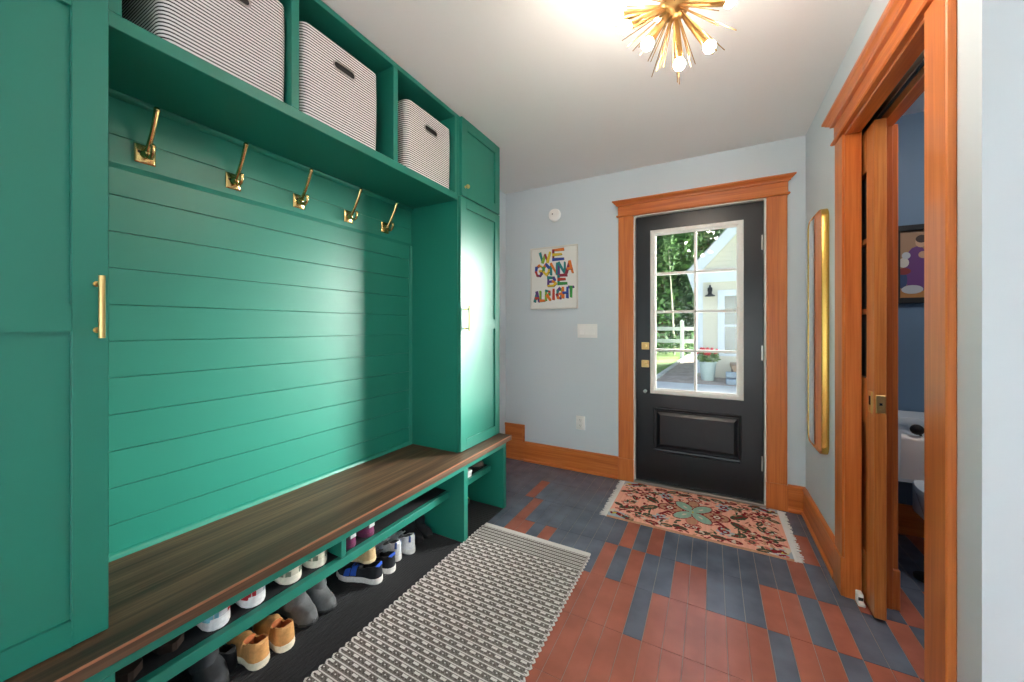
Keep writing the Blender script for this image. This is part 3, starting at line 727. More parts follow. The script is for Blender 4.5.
for sx in (-1, 1):
    el(sx*.130, 0, .080, .056, 0, dred); el(sx*.130, 0, .070, .048, 0, tan_); flower(sx*.135, 0, .030, dred, cream)
    for sy in (-1, 1):
        a = math.atan2(sy*.085, sx*.075); el(sx*.052, sy*.062, .074, .046, a, dred); el(sx*.052, sy*.062, .068, .039, a, teal); el(sx*.075, sy*.085, .022, .03, a, teal); el(sx*.046, sy*.054, .018, .007, a, cream)
el(0, 0, .022, .034, 0, teal); el(0, .125, .036, .046, 0, dred); el(0, .125, .030, .040, 0, tan_); el(0, -.125, .036, .046, 0, pink); el(0, -.125, .030, .040, 0, tan_)
el(0, 0, .006, .014, 0, yel)
NXR, NYR = 230, 146
hc, hy = (hx0+hx1)/2, (hy0+hy1)/2
def rug_cell(i, j):
    x = hx0+(hx1-hx0)*(i+.5)/NXR-hc; y = hy0+(hy1-hy0)*(j+.5)/NYR-hy; c = peach
    if abs(y) > (hy1-hy0)/2-.010: return tan_
    for cx, cy, rx, ry, ca, sa, col in motifs:
        dx, dy = x-cx, y-cy
        if abs(dx) > .14 or abs(dy) > .14: continue
        u, v = (dx*ca+dy*sa)/rx, (-dx*sa+dy*ca)/ry
        if u*u+v*v < 1: c = col
    w = 1+.05*(((i*13+j*7) % 7)-3)/3
    return (c[0]*w, c[1]*w, c[2]*w, 1)
hr = thing('floral_rug', (hc, hy, 0), 'small peach floral rug with fringed ends lying at the front door', 'rug')
grid_sheet('pile', hx0, hx1, hy0, hy1, NXR, NYR, lambda i, j: .008+.0005*((i+j) % 2), rug_cell, AM, hr)
for x, sg in ((hx0, -1), (hx1, 1)):
    m = MB(); m.box(min(x, x+sg*.012), max(x, x+sg*.012), hy0+.001, hy1-.001, 0, .006, 0, .001)
    k = 0; yy = hy0+.004
    while yy < hy1-.003:
        L = fr.uniform(.024, .040); dy = fr.uniform(-.008, .008)
        m.tube([(x+sg*.010, yy, .004), (x+sg*(.010+L*.5), yy+dy*.4, .0035), (x+sg*(.010+L), yy+dy, .0022)], [.0024, .0024, .0018], 5); yy += .0062
    m.build('fringe', M['paper'], hr)

# ------------------------------------------------------------------ shoes
def lerp_tab(tab, s):
    for (a, va), (b, vb) in zip(tab, tab[1:]):
        if s <= b: q = (s-a)/(b-a) if b > a else 0; q = q*q*(3-2*q); return va+(vb-va)*q
    return tab[-1][1]
WT = [(0, .12), (.02, .40), (.06, .64), (.15, .77), (.35, .72), (.5, .80), (.68, 1.0), (.82, .94), (.93, .66), (1, .16)]
SMAT = {}
def sm(c, r=.75):
    if (c, r) not in SMAT: SMAT[(c, r)] = mat('shoe_fabric', c, r, noise=((90, 90, 90), .12))
    return SMAT[(c, r)]
def shoe(name, x, y, z, yaw, label, group, L=.255, Wd=.094, sole=.024, heel=.075, instep=.070, toe=.045, up=(60, 60, 60), lin_=(40, 40, 40), solec=(232, 230, 226),
         collar=(.07, .44), tongue=None, laces=None, patches=(), boot=0, mirror=1, pull=None):
    """x, y = where the outer heel (yaw pi) or toe tip (yaw 0) stands; local x runs heel -> toe"""
    t = thing(name, (0, 0, 0), label, 'shoe', group, yaw)
    ca, sa = math.cos(yaw), math.sin(yaw); ox = 0 if abs(ca) < .2 or ca < 0 else L
    t.location = (x-ca*ox, y-sa*ox, z)
    HT = [(0, heel*.92), (.06, heel), (.2, heel*.90), (.34, heel*.80), (collar[1], instep), (.62, instep*.72+toe*.3), (.8, toe*1.02), (.93, toe*.86), (1, toe*.45)]
    w = lambda s: lerp_tab(WT, s)*Wd/2
    cy = lambda s: mirror*.006*math.sin(min(1, max(0, (s-.3)/.7))*math.pi*.9)
    def surf(s, a, off=0):
        ang = math.pi*a; h = lerp_tab(HT, s)-sole*.5; ww = w(s)
        if s <= collar[1]:
            kk = 16*min(a, 1-a); sg = 1 if a <= .5 else -1
            tt = max(0, min(1, (s/collar[1]-.55)/.45)); tt = tt*tt*(3-2*tt); h *= 1-.20*tt
            if kk <= 4: p = Vector((s*L, cy(s)+sg*ww*(1-(.20+.09*tt)*(kk/4)**1.6), sole*.5+h*(kk/4)))
            else: p = Vector((s*L, cy(s)+sg*ww*.80*(8-kk)/4, sole*.5+h))
            c = Vector((s*L+(.03 if s < .1 else 0), cy(s), sole+.02)); return p+(p-c).normalized()*off
        yv = math.copysign(abs(math.cos(ang))**.72, math.cos(ang))*ww; zv = sole*.5+h*math.sin(ang)**.62
        lean = .10*(1-math.sin(ang))**2
        p = Vector((s*L, cy(s)+yv*(1-.12*math.sin(ang)), zv)); c = Vector((s*L+(.02 if s < .1 else -.02 if s > .9 else 0), cy(s), sole+.015)); return p+(p-c).normalized()*off
    SQ = [0, .008, .02, .04, .07]+[q/14 for q in range(2, 13)]+[.9, .94, .97, .99, 1]
    m = MB(); rings = []
    for zz_, k in ((0, .96), (.004, 1.03), (sole*.6, 1.035), (sole, .99)):
        rings.append([(s*L*(1.01)-.002+(.004 if s > .9 else 0)*(k-.96)*10, cy(s)+sg*w(s)*k, zz_+(.006*max(0, (s-.8)/.2)**2 if zz_ < sole else .003*max(0, (s-.8)/.2)**2)) for s, sg in
                      [(q, 1) for q in SQ]+[(q, -1) for q in SQ[::-1]]])
    m.loft(rings); m.build('sole', sm(solec, .6), t, local=True)
    # upper with a collar opening
    m = MB(); KS = [i/16 for i in range(17)]
    st = sorted(set([0, .008, .02, .04]+[round(q/22, 4) for q in range(2, 21)]+[.93, .955, .975, .99, 1]+[collar[0]-.004, collar[0], collar[1], collar[1]+.004])); R = []
    for s in st:
        ring = []
        op = collar[0] <= s <= collar[1]
        for k, a in enumerate(KS):
            p = surf(s, a)
            if op:
                kk = min(k, 16-k); sg = 1 if k <= 8 else -1; h = lerp_tab(HT, s)-sole*.5; ww = w(s)
                tt = max(0, min(1, (s/collar[1]-.55)/.45)); tt = tt*tt*(3-2*tt); h *= 1-.20*tt; nw = .80-.09*tt
                if kk <= 4: p = Vector((s*L, cy(s)+sg*ww*(1-(1-nw)*(kk/4)**1.6), sole*.5+(h)*(kk/4)))
                elif kk == 5: p = Vector((s*L, cy(s)+sg*(ww*nw-.006), sole*.5+h-.001))
                else: p = Vector((s*L, cy(s)+sg*(ww*(nw-.02)-.008)*(8-kk)/2, sole+.012))
            ring.append(m.bm.verts.new(p))
        R.append((op, ring))
    for (oa, ra), (ob, rb) in zip(R, R[1:]):
        for k in range(16):
            f = m.bm.faces.new([ra[k], ra[k+1], rb[k+1], rb[k]]); f.material_index = 1 if (oa and ob and 5 <= k <= 10) or (oa != ob and 5 <= k <= 10) else 0
    m.bm.faces.new(R[0][1]); m.bm.faces.new(R[-1][1][::-1])
    u_ = m.build('upper', [sm(up), sm(lin_)], t, local=True, ang=60)
    for nm, s0, s1, a0, a1, c in patches:
        m = MB(); n1, n2 = 6, 8
        A = [[surf(s0+(s1-s0)*i/n1, a0+(a1-a0)*j/n2, .0022) for j in range(n2+1)] for i in range(n1+1)]
        B = [[surf(s0+(s1-s0)*i/n1, a0+(a1-a0)*j/n2, -.002) for j in range(n2+1)] for i in range(n1+1)]
        loopA = [A[0][j] for j in range(n2+1)]+[A[i][n2] for i in range(1, n1+1)]+[A[n1][j] for j in range(n2-1, -1, -1)]+[A[i][0] for i in range(n1-1, 0, -1)]
        loopB = [B[0][j] for j in range(n2+1)]+[B[i][n2] for i in range(1, n1+1)]+[B[n1][j] for j in range(n2-1, -1, -1)]+[B[i][0] for i in range(n1-1, 0, -1)]
        m.loft(A, 0, False, False, False); m.loft([loopA, loopB], 0, True, False, False)
        bmesh.ops.remove_doubles(m.bm, verts=m.bm.verts, dist=1e-5)
        tag(m.build(nm, sm(c), t, local=True, ang=60))
    if tongue:
        m = MB(); pts = [surf(collar[1]+.10, .5, .002), surf(collar[1]+.02, .5, .006), surf(collar[1]-.03, .5, .012), surf(collar[1]-.10, .5, .018)]
        rings = [[p+Vector((0, yy, zz_)) for yy, zz_ in ((-.016, 0), (.016, 0), (.014, .006), (-.014, .006))] for p in pts]; m.loft(rings); m.build('tongue', sm(tongue), t, local=True)
    if laces:
        m = MB()
        for k in range(4):
            s = collar[1]+.01+.045*k; m.tube([surf(s, a, .0035) for a in (.34, .42, .5, .58, .66)], .0022, 6)
        m.build('laces', sm(laces), t, local=True)
    if pull:
        m = MB(); p = surf(.03, .5, .001); m.box(p.x-.012, p.x-.006, -.014, .014, p.z-.014, p.z+.004, 0, .001); tag(m.build('heel_tab', sm(pull), t, local=True), 'pale heel tab')
    if boot:
        m = MB(); rings = []
        prof = [(.045, .155, .062, .040), (.08, .16, .060, .040), (.12, .15, .055, .039), (boot*.75, .145, .056, .042), (boot, .14, .058, .044)]
        ell = lambda z_, cx_, a, b, r=1: [(cx_*L/.26*1.0-.06+a*r*math.cos(2*math.pi*k/20)+.03, b*r*math.sin(2*math.pi*k/20), z_) for k in range(20)]
        rings = [ell(*p) for p in prof]+[ell(*prof[-1], .9)]+[ell(.09, *prof[2][1:], .86)]
        m.loft(rings, 0, True, True, True); m.build('shaft', sm(up), t, local=True)
    return t
PI = math.pi; ZSH = .268
# upper shelf
g = 'brown leather sandals'
def sandal(x, y, label, yaw=PI):
    t = thing('sandal', (x, y, ZSH), label, 'shoe', 'brown sandals on the bench shelf', yaw); br = sm((70, 46, 34)); L = .25
    m = MB(); rings = []
    for zz_, k in ((0, .95), (.003, 1), (.02, 1), (.023, .96)): rings.append([(s*L, sg*lerp_tab(WT, s)*.044*k, zz_) for s, sg in [(q/12, 1) for q in range(13)]+[(q/12, -1) for q in range(12, -1, -1)]])
    m.loft(rings); m.build('sole', sm((52, 36, 28)), t, local=True)
    for s0, hgt, wd in ((.42, .055, .035), (.72, .048, .04)):
        m = MB(); rings = []
        for k in range(13):
            a = PI*k/12; y_, z_ = .043*math.cos(a), .012+hgt*math.sin(a)
            rings.append([(s0*L-wd/2, y_, z_), (s0*L+wd/2, y_, z_), (s0*L+wd/2, y_*.93, z_-.004), (s0*L-wd/2, y_*.93, z_-.004)])
        m.loft(rings); m.build('strap', br, t, local=True)
    m = MB(); rings = []
    for k in range(13):
        a = -PI/2+PI*k/12; cx_, cy_ = .045-.045*math.cos(a), .036*math.sin(a); z_ = .034+.012*math.cos(a)
        rings.append([(cx_, cy_, z_), (cx_*.9+.004, cy_*.92, z_), (cx_*.9+.004, cy_*.92, z_+.030), (cx_, cy_, z_+.030)])
    m.loft(rings); m.build('heel_strap', sm((92, 66, 50)), t, local=True)
sandal(-1.330, .375, 'brown leather sandal first on the bench shelf beside the left cabinet side')
sandal(-1.345, .470, 'brown leather sandal second on the bench shelf, next to silver sneakers')
g = 'silver blue sneakers'
for y, lb, mi in ((.575, 'silver and light blue sneaker with white sole, beside the sandals', 1), (.680, 'silver and red sneaker with white sole, beside the cream sneakers', -1)):
    shoe('sneaker', -1.325, y, ZSH, PI, lb, 'silver sneakers on the bench shelf', up=(196, 198, 202), solec=(234, 234, 236), sole=.034, heel=.085, lin_=(150, 150, 156),
         patches=[('side_panel', .004, .30, .04, .22, (120, 186, 206) if mi > 0 else (184, 44, 56)), ('side_panel', .03, .30, .78, .96, (188, 40, 52) if mi > 0 else (160, 190, 204)), ('heel_patch', .015, .066, .50, .66, (206, 208, 212))], tongue=(200, 200, 204), laces=(232, 232, 232), mirror=mi)
for y, lb, mi in ((.805, 'cream sneaker with grey green oval patch, beside the silver and red one', 1), (.908, 'cream sneaker with grey green oval patch, against the short shelf divider', -1)):
    shoe('sneaker', -1.325, y, ZSH, PI, lb, 'cream sneakers on the bench shelf', up=(214, 208, 188), solec=(226, 220, 204), sole=.026, heel=.080, lin_=(60, 62, 56), Wd=.098,
         patches=[('side_patch', .012, .050, .06, .125, (124, 130, 112)), ('side_patch', .08, .24, .06, .13, (124, 130, 112)), ('side_patch', .012, .050, .875, .94, (124, 130, 112)), ('side_patch', .08, .24, .87, .94, (124, 130, 112)), ('side_patch', .40, .56, .08, .24, (124, 130, 112)), ('side_patch', .40, .56, .76, .92, (124, 130, 112))], tongue=(206, 200, 182), laces=(226, 222, 206), mirror=mi)
for y, lb, mi in ((1.045, 'plum purple shoe with white heel tab, right beside the short shelf divider', 1), (1.142, 'plum purple shoe with white heel tab, farther from the short shelf divider', -1)):
    shoe('sneaker', -1.322, y, ZSH, PI, lb, 'purple shoes on the bench shelf', up=(120, 46, 88), solec=(104, 44, 78), sole=.016, heel=.056, instep=.062, lin_=(44, 34, 44), patches=[('heel_patch', .01, .066, .16, .84, (84, 74, 86))], tongue=(60, 40, 56), laces=(50, 40, 50), mirror=mi, pull=(226, 226, 228), Wd=.088)
# floor of the bench
shoe('ankle_boot', -1.385, .585, .006, -.15, 'dark charcoal ankle boot on the mat under the silver sneakers', 'dark shoes under the bench', up=(52, 54, 58), lin_=(20, 20, 20), solec=(26, 26, 28), boot=.15, toe=.06, instep=.085, laces=(30, 30, 32))
shoe('strappy_flat', -1.45, .660, .006, PI, 'black flat shoe with grey lining behind the tan slippers', 'dark shoes under the bench', up=(24, 24, 27), lin_=(60, 52, 48), solec=(22, 22, 22), sole=.016, heel=.07, L=.19, Wd=.07)
for y, lb, mi in ((.722, 'tan slip-on slipper with white sole, nearer the dark ankle boot', 1), (.806, 'tan slip-on slipper with white sole, nearer the grey boots', -1)):
    shoe('slipper', -1.375 if mi > 0 else -1.365, y, .006, PI, lb, 'tan slippers under the bench', up=(208, 152, 92), lin_=(196, 112, 66), solec=(232, 222, 200), sole=.024, heel=.088, instep=.075, Wd=.088, L=.21, collar=(.05, .40), mirror=mi)
for y, lb, mi, xx in ((.915, 'grey suede tall boot with round toe, nearer the tan slippers', 1, -1.385), (1.005, 'grey suede tall boot with round toe, nearer the blue sneakers', -1, -1.385)):
    shoe('tall_boot', xx, y, .006, .05, lb, 'grey suede boots under the bench', up=(92, 94, 96), lin_=(40, 40, 40), solec=(40, 40, 42), sole=.014, heel=.11, instep=.105, toe=.060, Wd=.084, L=.25, boot=.215, mirror=mi)
for (x, y), lb, mi, yw in (((-1.350, 1.222), 'black and blue sneaker with white sole, nearer the grey boots', 1, PI+.22), ((-1.352, 1.302), 'black and blue sneaker with white sole, nearer the white sneakers', -1, PI+.10)):
    shoe('sneaker', x, y, .006, yw, lb, 'blue sneakers under the bench', up=(24, 26, 34), lin_=(18, 18, 22), solec=(226, 224, 220), sole=.026, heel=.082, L=.235, Wd=.085,
         patches=[('heel_patch', .012, .066, .24, .76, (34, 84, 190)), ('side_stripe', .47, .58, .06, .36, (34, 84, 190)), ('side_stripe', .47, .58, .64, .94, (34, 84, 190)), ('toe_overlay', .60, .72, .06, .30, (34, 84, 190))], tongue=(30, 32, 40), laces=(34, 70, 160), mirror=mi)
for x, y, lb, mi in ((-1.392, 1.380, 'white sneaker with grey lining, nearer the blue sneakers', 1), (-1.372, 1.458, 'white sneaker with grey lining, nearer the black boots', -1)):
    shoe('sneaker', x, y, .006, PI, lb, 'white sneakers under the bench', up=(226, 228, 232), lin_=(112, 114, 118), solec=(228, 228, 226), sole=.026, heel=.092, L=.22, Wd=.078, patches=[('side_stripe', .03, .066, .16, .30, (60, 90, 150)), ('side_stripe', .03, .066, .70, .84, (60, 90, 150))], tongue=(210, 212, 216), laces=(236, 236, 236), mirror=mi)
for x, y, lb, mi in ((-1.385, 1.540, 'black shiny tall boot nearer the white sneakers', 1), (-1.385, 1.617, 'black shiny tall boot against the green bench divider', -1)):
    shoe('tall_boot', x, y+(.0 if mi > 0 else .0), .006, .0, lb, 'black boots under the bench', up=(26, 28, 32), lin_=(14, 14, 14), solec=(18, 18, 20), sole=.016, heel=.10, instep=.09, toe=.05, Wd=.07, L=.235, boot=.21, mirror=mi)
shoe('slip_on', -1.392, 1.215, .092, PI+.12, 'beige slip-on shoe lying on top of the blue sneakers', 'beige shoe', up=(202, 172, 128), lin_=(120, 96, 70), solec=(206, 184, 146), sole=.014, heel=.062, L=.17, Wd=.085)
# short end compartment
shoe('loafer', -1.312, 2.035, ZSH, .0, 'grey brown shoe on the short shelf at the bench end', 'end compartment shoes', up=(126, 106, 94), lin_=(50, 44, 40), solec=(40, 36, 34), sole=.014, heel=.065, instep=.062, toe=.045)
t = thing('shoe_box', (-1.34, 1.86, ZSH), 'small white box on the short shelf at the bench end', 'box')
m = MB(); m.box(-1.40, -1.305, 1.79, 1.895, ZSH, ZSH+.030, 0, .002); m.build('body', M['plastic'], t)
m = MB(); m.box(-1.402, -1.303, 1.788, 1.897, ZSH+.026, ZSH+.040, 0, .002); m.build('lid', M['plastic'], t)
shoe('sneaker', -1.425, 2.03, .006, .0, 'black sneaker with lime yellow toe at the bench end', 'end compartment shoes', up=(36, 38, 42), lin_=(20, 20, 20), solec=(60, 56, 44), sole=.02, patches=[('toe_overlay', .70, .95, .12, .88, (190, 196, 90))], laces=(30, 30, 30))

# ------------------------------------------------------------------ powder room beyond the sliding door
m = MB(); m.box(.70, 1.9, YB-.026, YB-.008, 0, .17, 0, .003); struct(m.build('baseboard_powder_room', M['wood_x']))
TX = 1.06
to = thing('toilet', (TX, 2.6, 0), 'pale porcelain toilet seen through the sliding door gap', 'toilet')
m = MB()
def sq(x0, x1, y0, y1, z, r=.03): 
    out = []
    for cx_, cy_, a0 in ((x1-r, y1-r, 0), (x0+r, y1-r, 90), (x0+r, y0+r, 180), (x1-r, y0+r, 270)):
        for q in range(5): a = math.radians(a0+22.5*q); out.append((cx_+r*math.cos(a), cy_+r*math.sin(a), z))
    return out
m.loft([sq(TX-.20, TX+.20, 2.74, 2.925, .36), sq(TX-.235, TX+.235, 2.73, 2.93, .50), sq(TX-.24, TX+.24, 2.725, 2.93, .672)]); m.build('tank', M['porcelain'], to)
m = MB(); m.loft([sq(TX-.25, TX+.25, 2.715, 2.935, .673), sq(TX-.255, TX+.255, 2.71, 2.935, .69), sq(TX-.25, TX+.25, 2.715, 2.932, .71)]); m.build('tank_lid', M['porcelain'], to)
m = MB()
def oval(yc, a, b, z): return [(TX+a*math.cos(2*PI*k/28), yc+b*math.sin(2*PI*k/28), z) for k in range(28)]
m.loft([oval(2.58, .105, .20, 0), oval(2.58, .10, .19, .04), oval(2.56, .10, .18, .16), oval(2.50, .15, .22, .28), oval(2.475, .185, .25, .385), oval(2.475, .14, .20, .385), oval(2.49, .10, .13, .25)]); m.box(TX-.11, TX+.11, 2.62, 2.78, .2, .385, 0, .02, 2); m.build('bowl', M['porcelain'], to)
m = MB(); m.loft([oval(2.475, .188, .255, .387), oval(2.475, .19, .257, .40), oval(2.475, .185, .25, .415), oval(2.475, .02, .03, .42)]); m.build('seat', M['porcelain'], to)
hp = thing('paper_holder', (.93, 2.50, 0), 'black standing paper holder beside the toilet', 'paper holder')
m = MB(); m.lathe([(0, 0), (.05, 0), (.05, .010), (.010, .016)], (.90, 2.46, 0), 'z', 20); m.build('base', M['black'], hp)
vr = Vector((.88, -.32, 0)).normalized(); vf = Vector((.32, .88, 0)).normalized()
q0 = Vector((.836, 2.385, .662))
m = MB(); m.tube([(.90, 2.46, .015), (.90, 2.46, .60), q0+vf*.05+Vector((0, 0, .055)), q0+vf*.02+Vector((0, 0, .055))], .005, 10); m.ball(q0+vf*.0+Vector((0, 0, .055)), .024, 0, 16); m.build('pole', M['black'], hp)
rl = thing('paper_roll', tuple(q0), 'white toilet paper roll with a sheet hanging down', 'toilet paper')
m = MB(); m.tube([q0-vr*.05, q0+vr*.05], .026, 20); m.build('roll', M['paper'], rl)
m = MB(); A = []
for k in range(9):
    q = k/8; b0 = q0-vf*(.027+.004*math.sin(q*5))+Vector((0, 0, -.18*q)); A.append([b0-vr*(.05+.004*q), b0+vr*(.05+.012*q)+Vector((0, 0, .02*q))])
B = [[v+vf*.0015 for v in r_] for r_ in A]
m.loft(A, 0, False, False, False); m.loft(B, 0, False, False, False); m.build('sheet', M['paper'], rl)
pl_ = thing('added_ceiling_light', (1.2, 2.0, ZC), 'round flush ceiling light added out of view to brighten the powder room', 'ceiling light')  # added lamp, out of view, put in because the powder room was dark
m = MB(); m.lathe([(0, 0), (.15, 0), (.15, -.02), (.14, -.025)], (1.2, 2.0, ZC), 'z', 28); m.build('base', M['steel'], pl_)
m = MB(); m.lathe([(.138, -.022), (.12, -.06), (.06, -.085), (0, -.09)], (1.2, 2.0, ZC), 'z', 28); m.build('glass_shade', mat('added_light_opal_glass', (255, 246, 232), .4, emit=((255, 246, 236), 26.0)), pl_)
pc = thing('framed_picture', (1.12, YB-.01, 1.55), 'dark framed picture of a purple robed figure on the blue wall', 'picture')
qx0, qx1, qz0, qz1 = .925, 1.305, 1.326, 1.772; yb_ = YB-.008
m = MB(); w_ = .032
m.box(qx0, qx1, yb_-.024, yb_, qz0, qz0+w_, 0, .002); m.box(qx0, qx1, yb_-.024, yb_, qz1-w_, qz1, 0, .002); m.box(qx0, qx0+w_, yb_-.024, yb_, qz0+w_, qz1-w_, 0, .002); m.box(qx1-w_, qx1, yb_-.024, yb_, qz0+w_, qz1-w_, 0, .002); m.build('frame', M['black'], pc)
pm = [mat('picture_ink', c, .6) for c in ((150, 118, 92), (98, 52, 112), (190, 150, 124), (60, 42, 38), (176, 180, 186), (44, 66, 104), (128, 44, 42), (170, 116, 62), (196, 190, 180))]
m = MB(); yy = yb_-.010
m.box(qx0+w_, qx1-w_, yy, yb_-.001, qz0+w_, qz1-w_, 0)
def blob(cx_, cz_, a, b, mi, l): m.loft([[(cx_+a*math.cos(2*PI*k/16), yy-l, cz_+b*math.sin(2*PI*k/16)) for k in range(16)], [(cx_+a*math.cos(2*PI*k/16), yy+.001, cz_+b*math.sin(2*PI*k/16)) for k in range(16)]], mi)
m.box(qx0+w_, qx1-w_, yy-.0002, yy, qz0+w_, qz0+.075, 7)
for cx_, cz_, a, b, mi in ((1.03, 1.53, .055, .12, 1), (1.035, 1.46, .05, .07, 1), (1.045, 1.672, .022, .03, 2), (1.048, 1.69, .024, .022, 3), (1.055, 1.60, .02, .02, 2), (.975, 1.56, .022, .028, 8), (.985, 1.60, .018, .02, 4), (.97, 1.46, .02, .05, 5), (.975, 1.51, .03, .02, 6),
                          (1.01, 1.405, .045, .025, 4), (1.13, 1.50, .04, .10, 5), (1.135, 1.62, .022, .028, 2), (1.20, 1.48, .04, .08, 6), (1.205, 1.58, .02, .026, 2)):
    blob(cx_, cz_, a, b, mi, .0006+.0001*len(m.bm.verts)/32)
m.build('canvas', pm, pc, smooth=False)

# ------------------------------------------------------------------ outdoors
GZ = -.12
mg = mat('lawn_green', (110, 142, 58), .9, noise=((1.5, 1.5, 1.5), .3)); m = MB(); m.box(-40, 40, YB+.2, 60, GZ-.2, GZ); o = struct(m.build('ground', mg))
m = MB(); m.box(-3, 3, YB+.16, 9.45, GZ, GZ+.012); struct(m.build('patio_slab', mat('pale_concrete', (196, 196, 192), .8, noise=((2, 2, 2), .12)), smooth=False), 'pale concrete slab outside the front door', 'patio')
m = MB(); m.prism([(-1.18, 9.5), (2.6, 9.5), (2.6, 10.9), (-.35, 10.9), (-.35, 21), (-.78, 21)], 'z', GZ, GZ+.010); struct(m.build('garden_path', mat('stone_paving', (176, 156, 140), .9, noise=((5, 5, 5), .25))), 'stone paved path leading past the house', 'path')
m = MB()
for k in range(22): 
    q = k/21; x = -1.24+.40*q*1.0; y = 9.6+11.2*q; m.box(x-.07, x+.07, y-.2, y+.2, GZ, GZ+.06, 0, .02)
struct(m.build('path_edging', mat('edging_stone', (186, 182, 174), .9)), 'row of pale edging stones along the garden path', 'edging')

# house
HY = 10.95; hX0, hX1, hYb = -.33, 4.7, 15.5; EV = 2.66; pk = (hX0+hX1)/2; PK = EV+(pk-hX0)*1.10
hs = thing('house', (pk, HY, GZ), 'pale yellow clapboard house with white gable seen through the door glass', 'house')
ms = mat('pale_yellow_clapboard', (214, 206, 186), .7); mw = mat('white_house_trim', (216, 219, 222), .6)
m = MB(); z = .25
while z < EV:
    m.prism([(HY, z), (HY-.028, z), (HY-.012, min(z+.115, EV)), (HY, min(z+.115, EV))], 'x', hX0, hX1); m.prism([(hX0, z), (hX0-.028, z), (hX0-.012, min(z+.115, EV)), (hX0, min(z+.115, EV))], 'y', HY, hYb); z += .115
m.box(hX0, hX1, HY, hYb, GZ, EV)
m.prism([(hX0, EV), (hX1, EV), (pk, PK)], 'y', HY, hYb); z = EV
m.build('siding', ms, hs, smooth=False)
m = MB(); z = EV
while z < PK-.15:
    h = z-EV; a, b = hX0+h/1.10, hX1-h/1.10; m.box(a+.05, b-.05, HY-.02, HY, z, z+.11); z += .115
m.build('gable_siding', ms, hs, smooth=False)
m = MB()
for sg in (1, -1):
    X = lambda q: q if sg > 0 else 2*pk-q
    m.prism([(X(hX0-.24), EV+.0), (X(hX0+.10), EV+.0), (X(pk), PK-.05), (X(pk), PK+.28)], 'y', HY-.10, HY-.02)
m.build('rake_board', mw, hs, smooth=False)
m = MB(); m.box(hX0-.02, hX1+.02, HY-.06, HY-.01, EV-.30, EV); m.box(hX0-.02, hX1+.02, HY-.10, HY-.01, EV-.02, EV+.03); m.build('frieze_board', mw, hs, smooth=False)
m = MB(); m.box(hX0-.03, hX0+.14, HY-.045, HY-.01, GZ+.1, EV-.3); m.box(hX0-.045, hX0-.01, HY-.04, HY+.14, GZ+.1, EV-.3); m.build('corner_board', mw, hs, smooth=False)
m = MB(); m.prism([(hX0-.26, EV+.02), (hX0, EV+.02), (hX0, EV-.62), (hX0-.06, EV-.62)], 'y', HY-.08, HY+.25); m.build('eave_bracket', mw, hs, smooth=False)
m = MB()
for sg in (1, -1):
    X = lambda q: q if sg > 0 else 2*pk-q
    m.prism([(X(hX0-.24), EV+.0), (X(pk), PK+.28), (X(pk), PK+.31), (X(hX0-.265), EV+.0)], 'y', HY-.12, hYb+.15)
m.build('roof', mat('grey_roof_shingles', (150, 154, 158), .9, noise=((6, 20, 6), .15)), hs, smooth=False)
m = MB(); wx0, wx1, wz0, wz1 = .15, 1.35, .45, 2.14
m.box(wx0, wx0+.155, HY-.06, HY-.01, wz0, wz1); m.box(wx1-.155, wx1, HY-.06, HY-.01, wz0, wz1); m.box(wx0, wx1, HY-.065, HY-.01, wz1-.155, wz1); m.box(wx0-.03, wx1+.03, HY-.09, HY-.01, wz0, wz0+.06)
m.box(wx0+.155, wx1-.155, HY-.045, HY-.015, 1.20, 1.25); m.box(.73, .77, HY-.045, HY-.015, wz0, wz1)
wn_ = m.build('window', mw, hs, smooth=False)
m = MB(); m.box(wx0+.15, wx1-.15, HY-.034, HY-.030, wz0+.05, wz1-.15); m.build('pane', mat('dim_window_glass', (96, 98, 84), .12), wn_, smooth=False)
m = MB(); m.box(.42, 2.4, HY-.9, HY-.06, .20, .30, 0, .01); m.box(.45, 2.4, HY-.86, HY-.06, GZ, .20); m.build('porch', mat('porch_boards', (150, 120, 96), .8), hs)
ln = thing('wall_lantern', (-.026, HY-.03, 2.1), 'small black lantern on the yellow house wall', 'lantern')
m = MB(); m.box(-.07, .018, HY-.04, HY-.028, 2.03, 2.16, 0, .004); m.tube([(-.026, HY-.035, 2.10), (-.026, HY-.10, 2.14), (-.026, HY-.14, 2.12)], .012, 8); m.build('bracket', M['black'], ln)
m = MB(); m.lathe([(0, 2.28), (.02, 2.27), (.025, 2.22), (.055, 2.20), (.055, 2.12), (.04, 2.10), (.05, 2.04), (.12, 2.0), (.12, 1.985), (0, 1.985)], (-.026, HY-.15, 0), 'z', 14); m.build('shade', M['black'], ln)
st_ = thing('stone_steps', (1.2, 9.9, GZ), 'blue grey stone steps below the house window', 'steps'); mst = mat('bluestone', (140, 152, 160), .8, noise=((6, 6, 6), .2))
for k in range(2):
    m = MB(); m.box(.30, 2.2, 9.62+.2*k, 10.02, GZ+.01+.14*k, GZ+.13+.14*k, 0, .015); m.build('step', mst, st_)
fp = thing('flower_pot', (-.075, 10.25, GZ), 'pale green grey tapered pot planted with red flowers', 'flower pot')
px_, py_ = -.075, 10.25
m = MB(); m.lathe([(0, .01), (.13, .01), (.14, .03), (.185, .42), (.205, .43), (.205, .46), (.18, .46), (.17, .41), (0, .40)], (px_, py_, GZ), 'z', 24); m.build('pot', mat('glazed_pot', (176, 190, 182), .5), fp)
fr2 = random.Random(4)
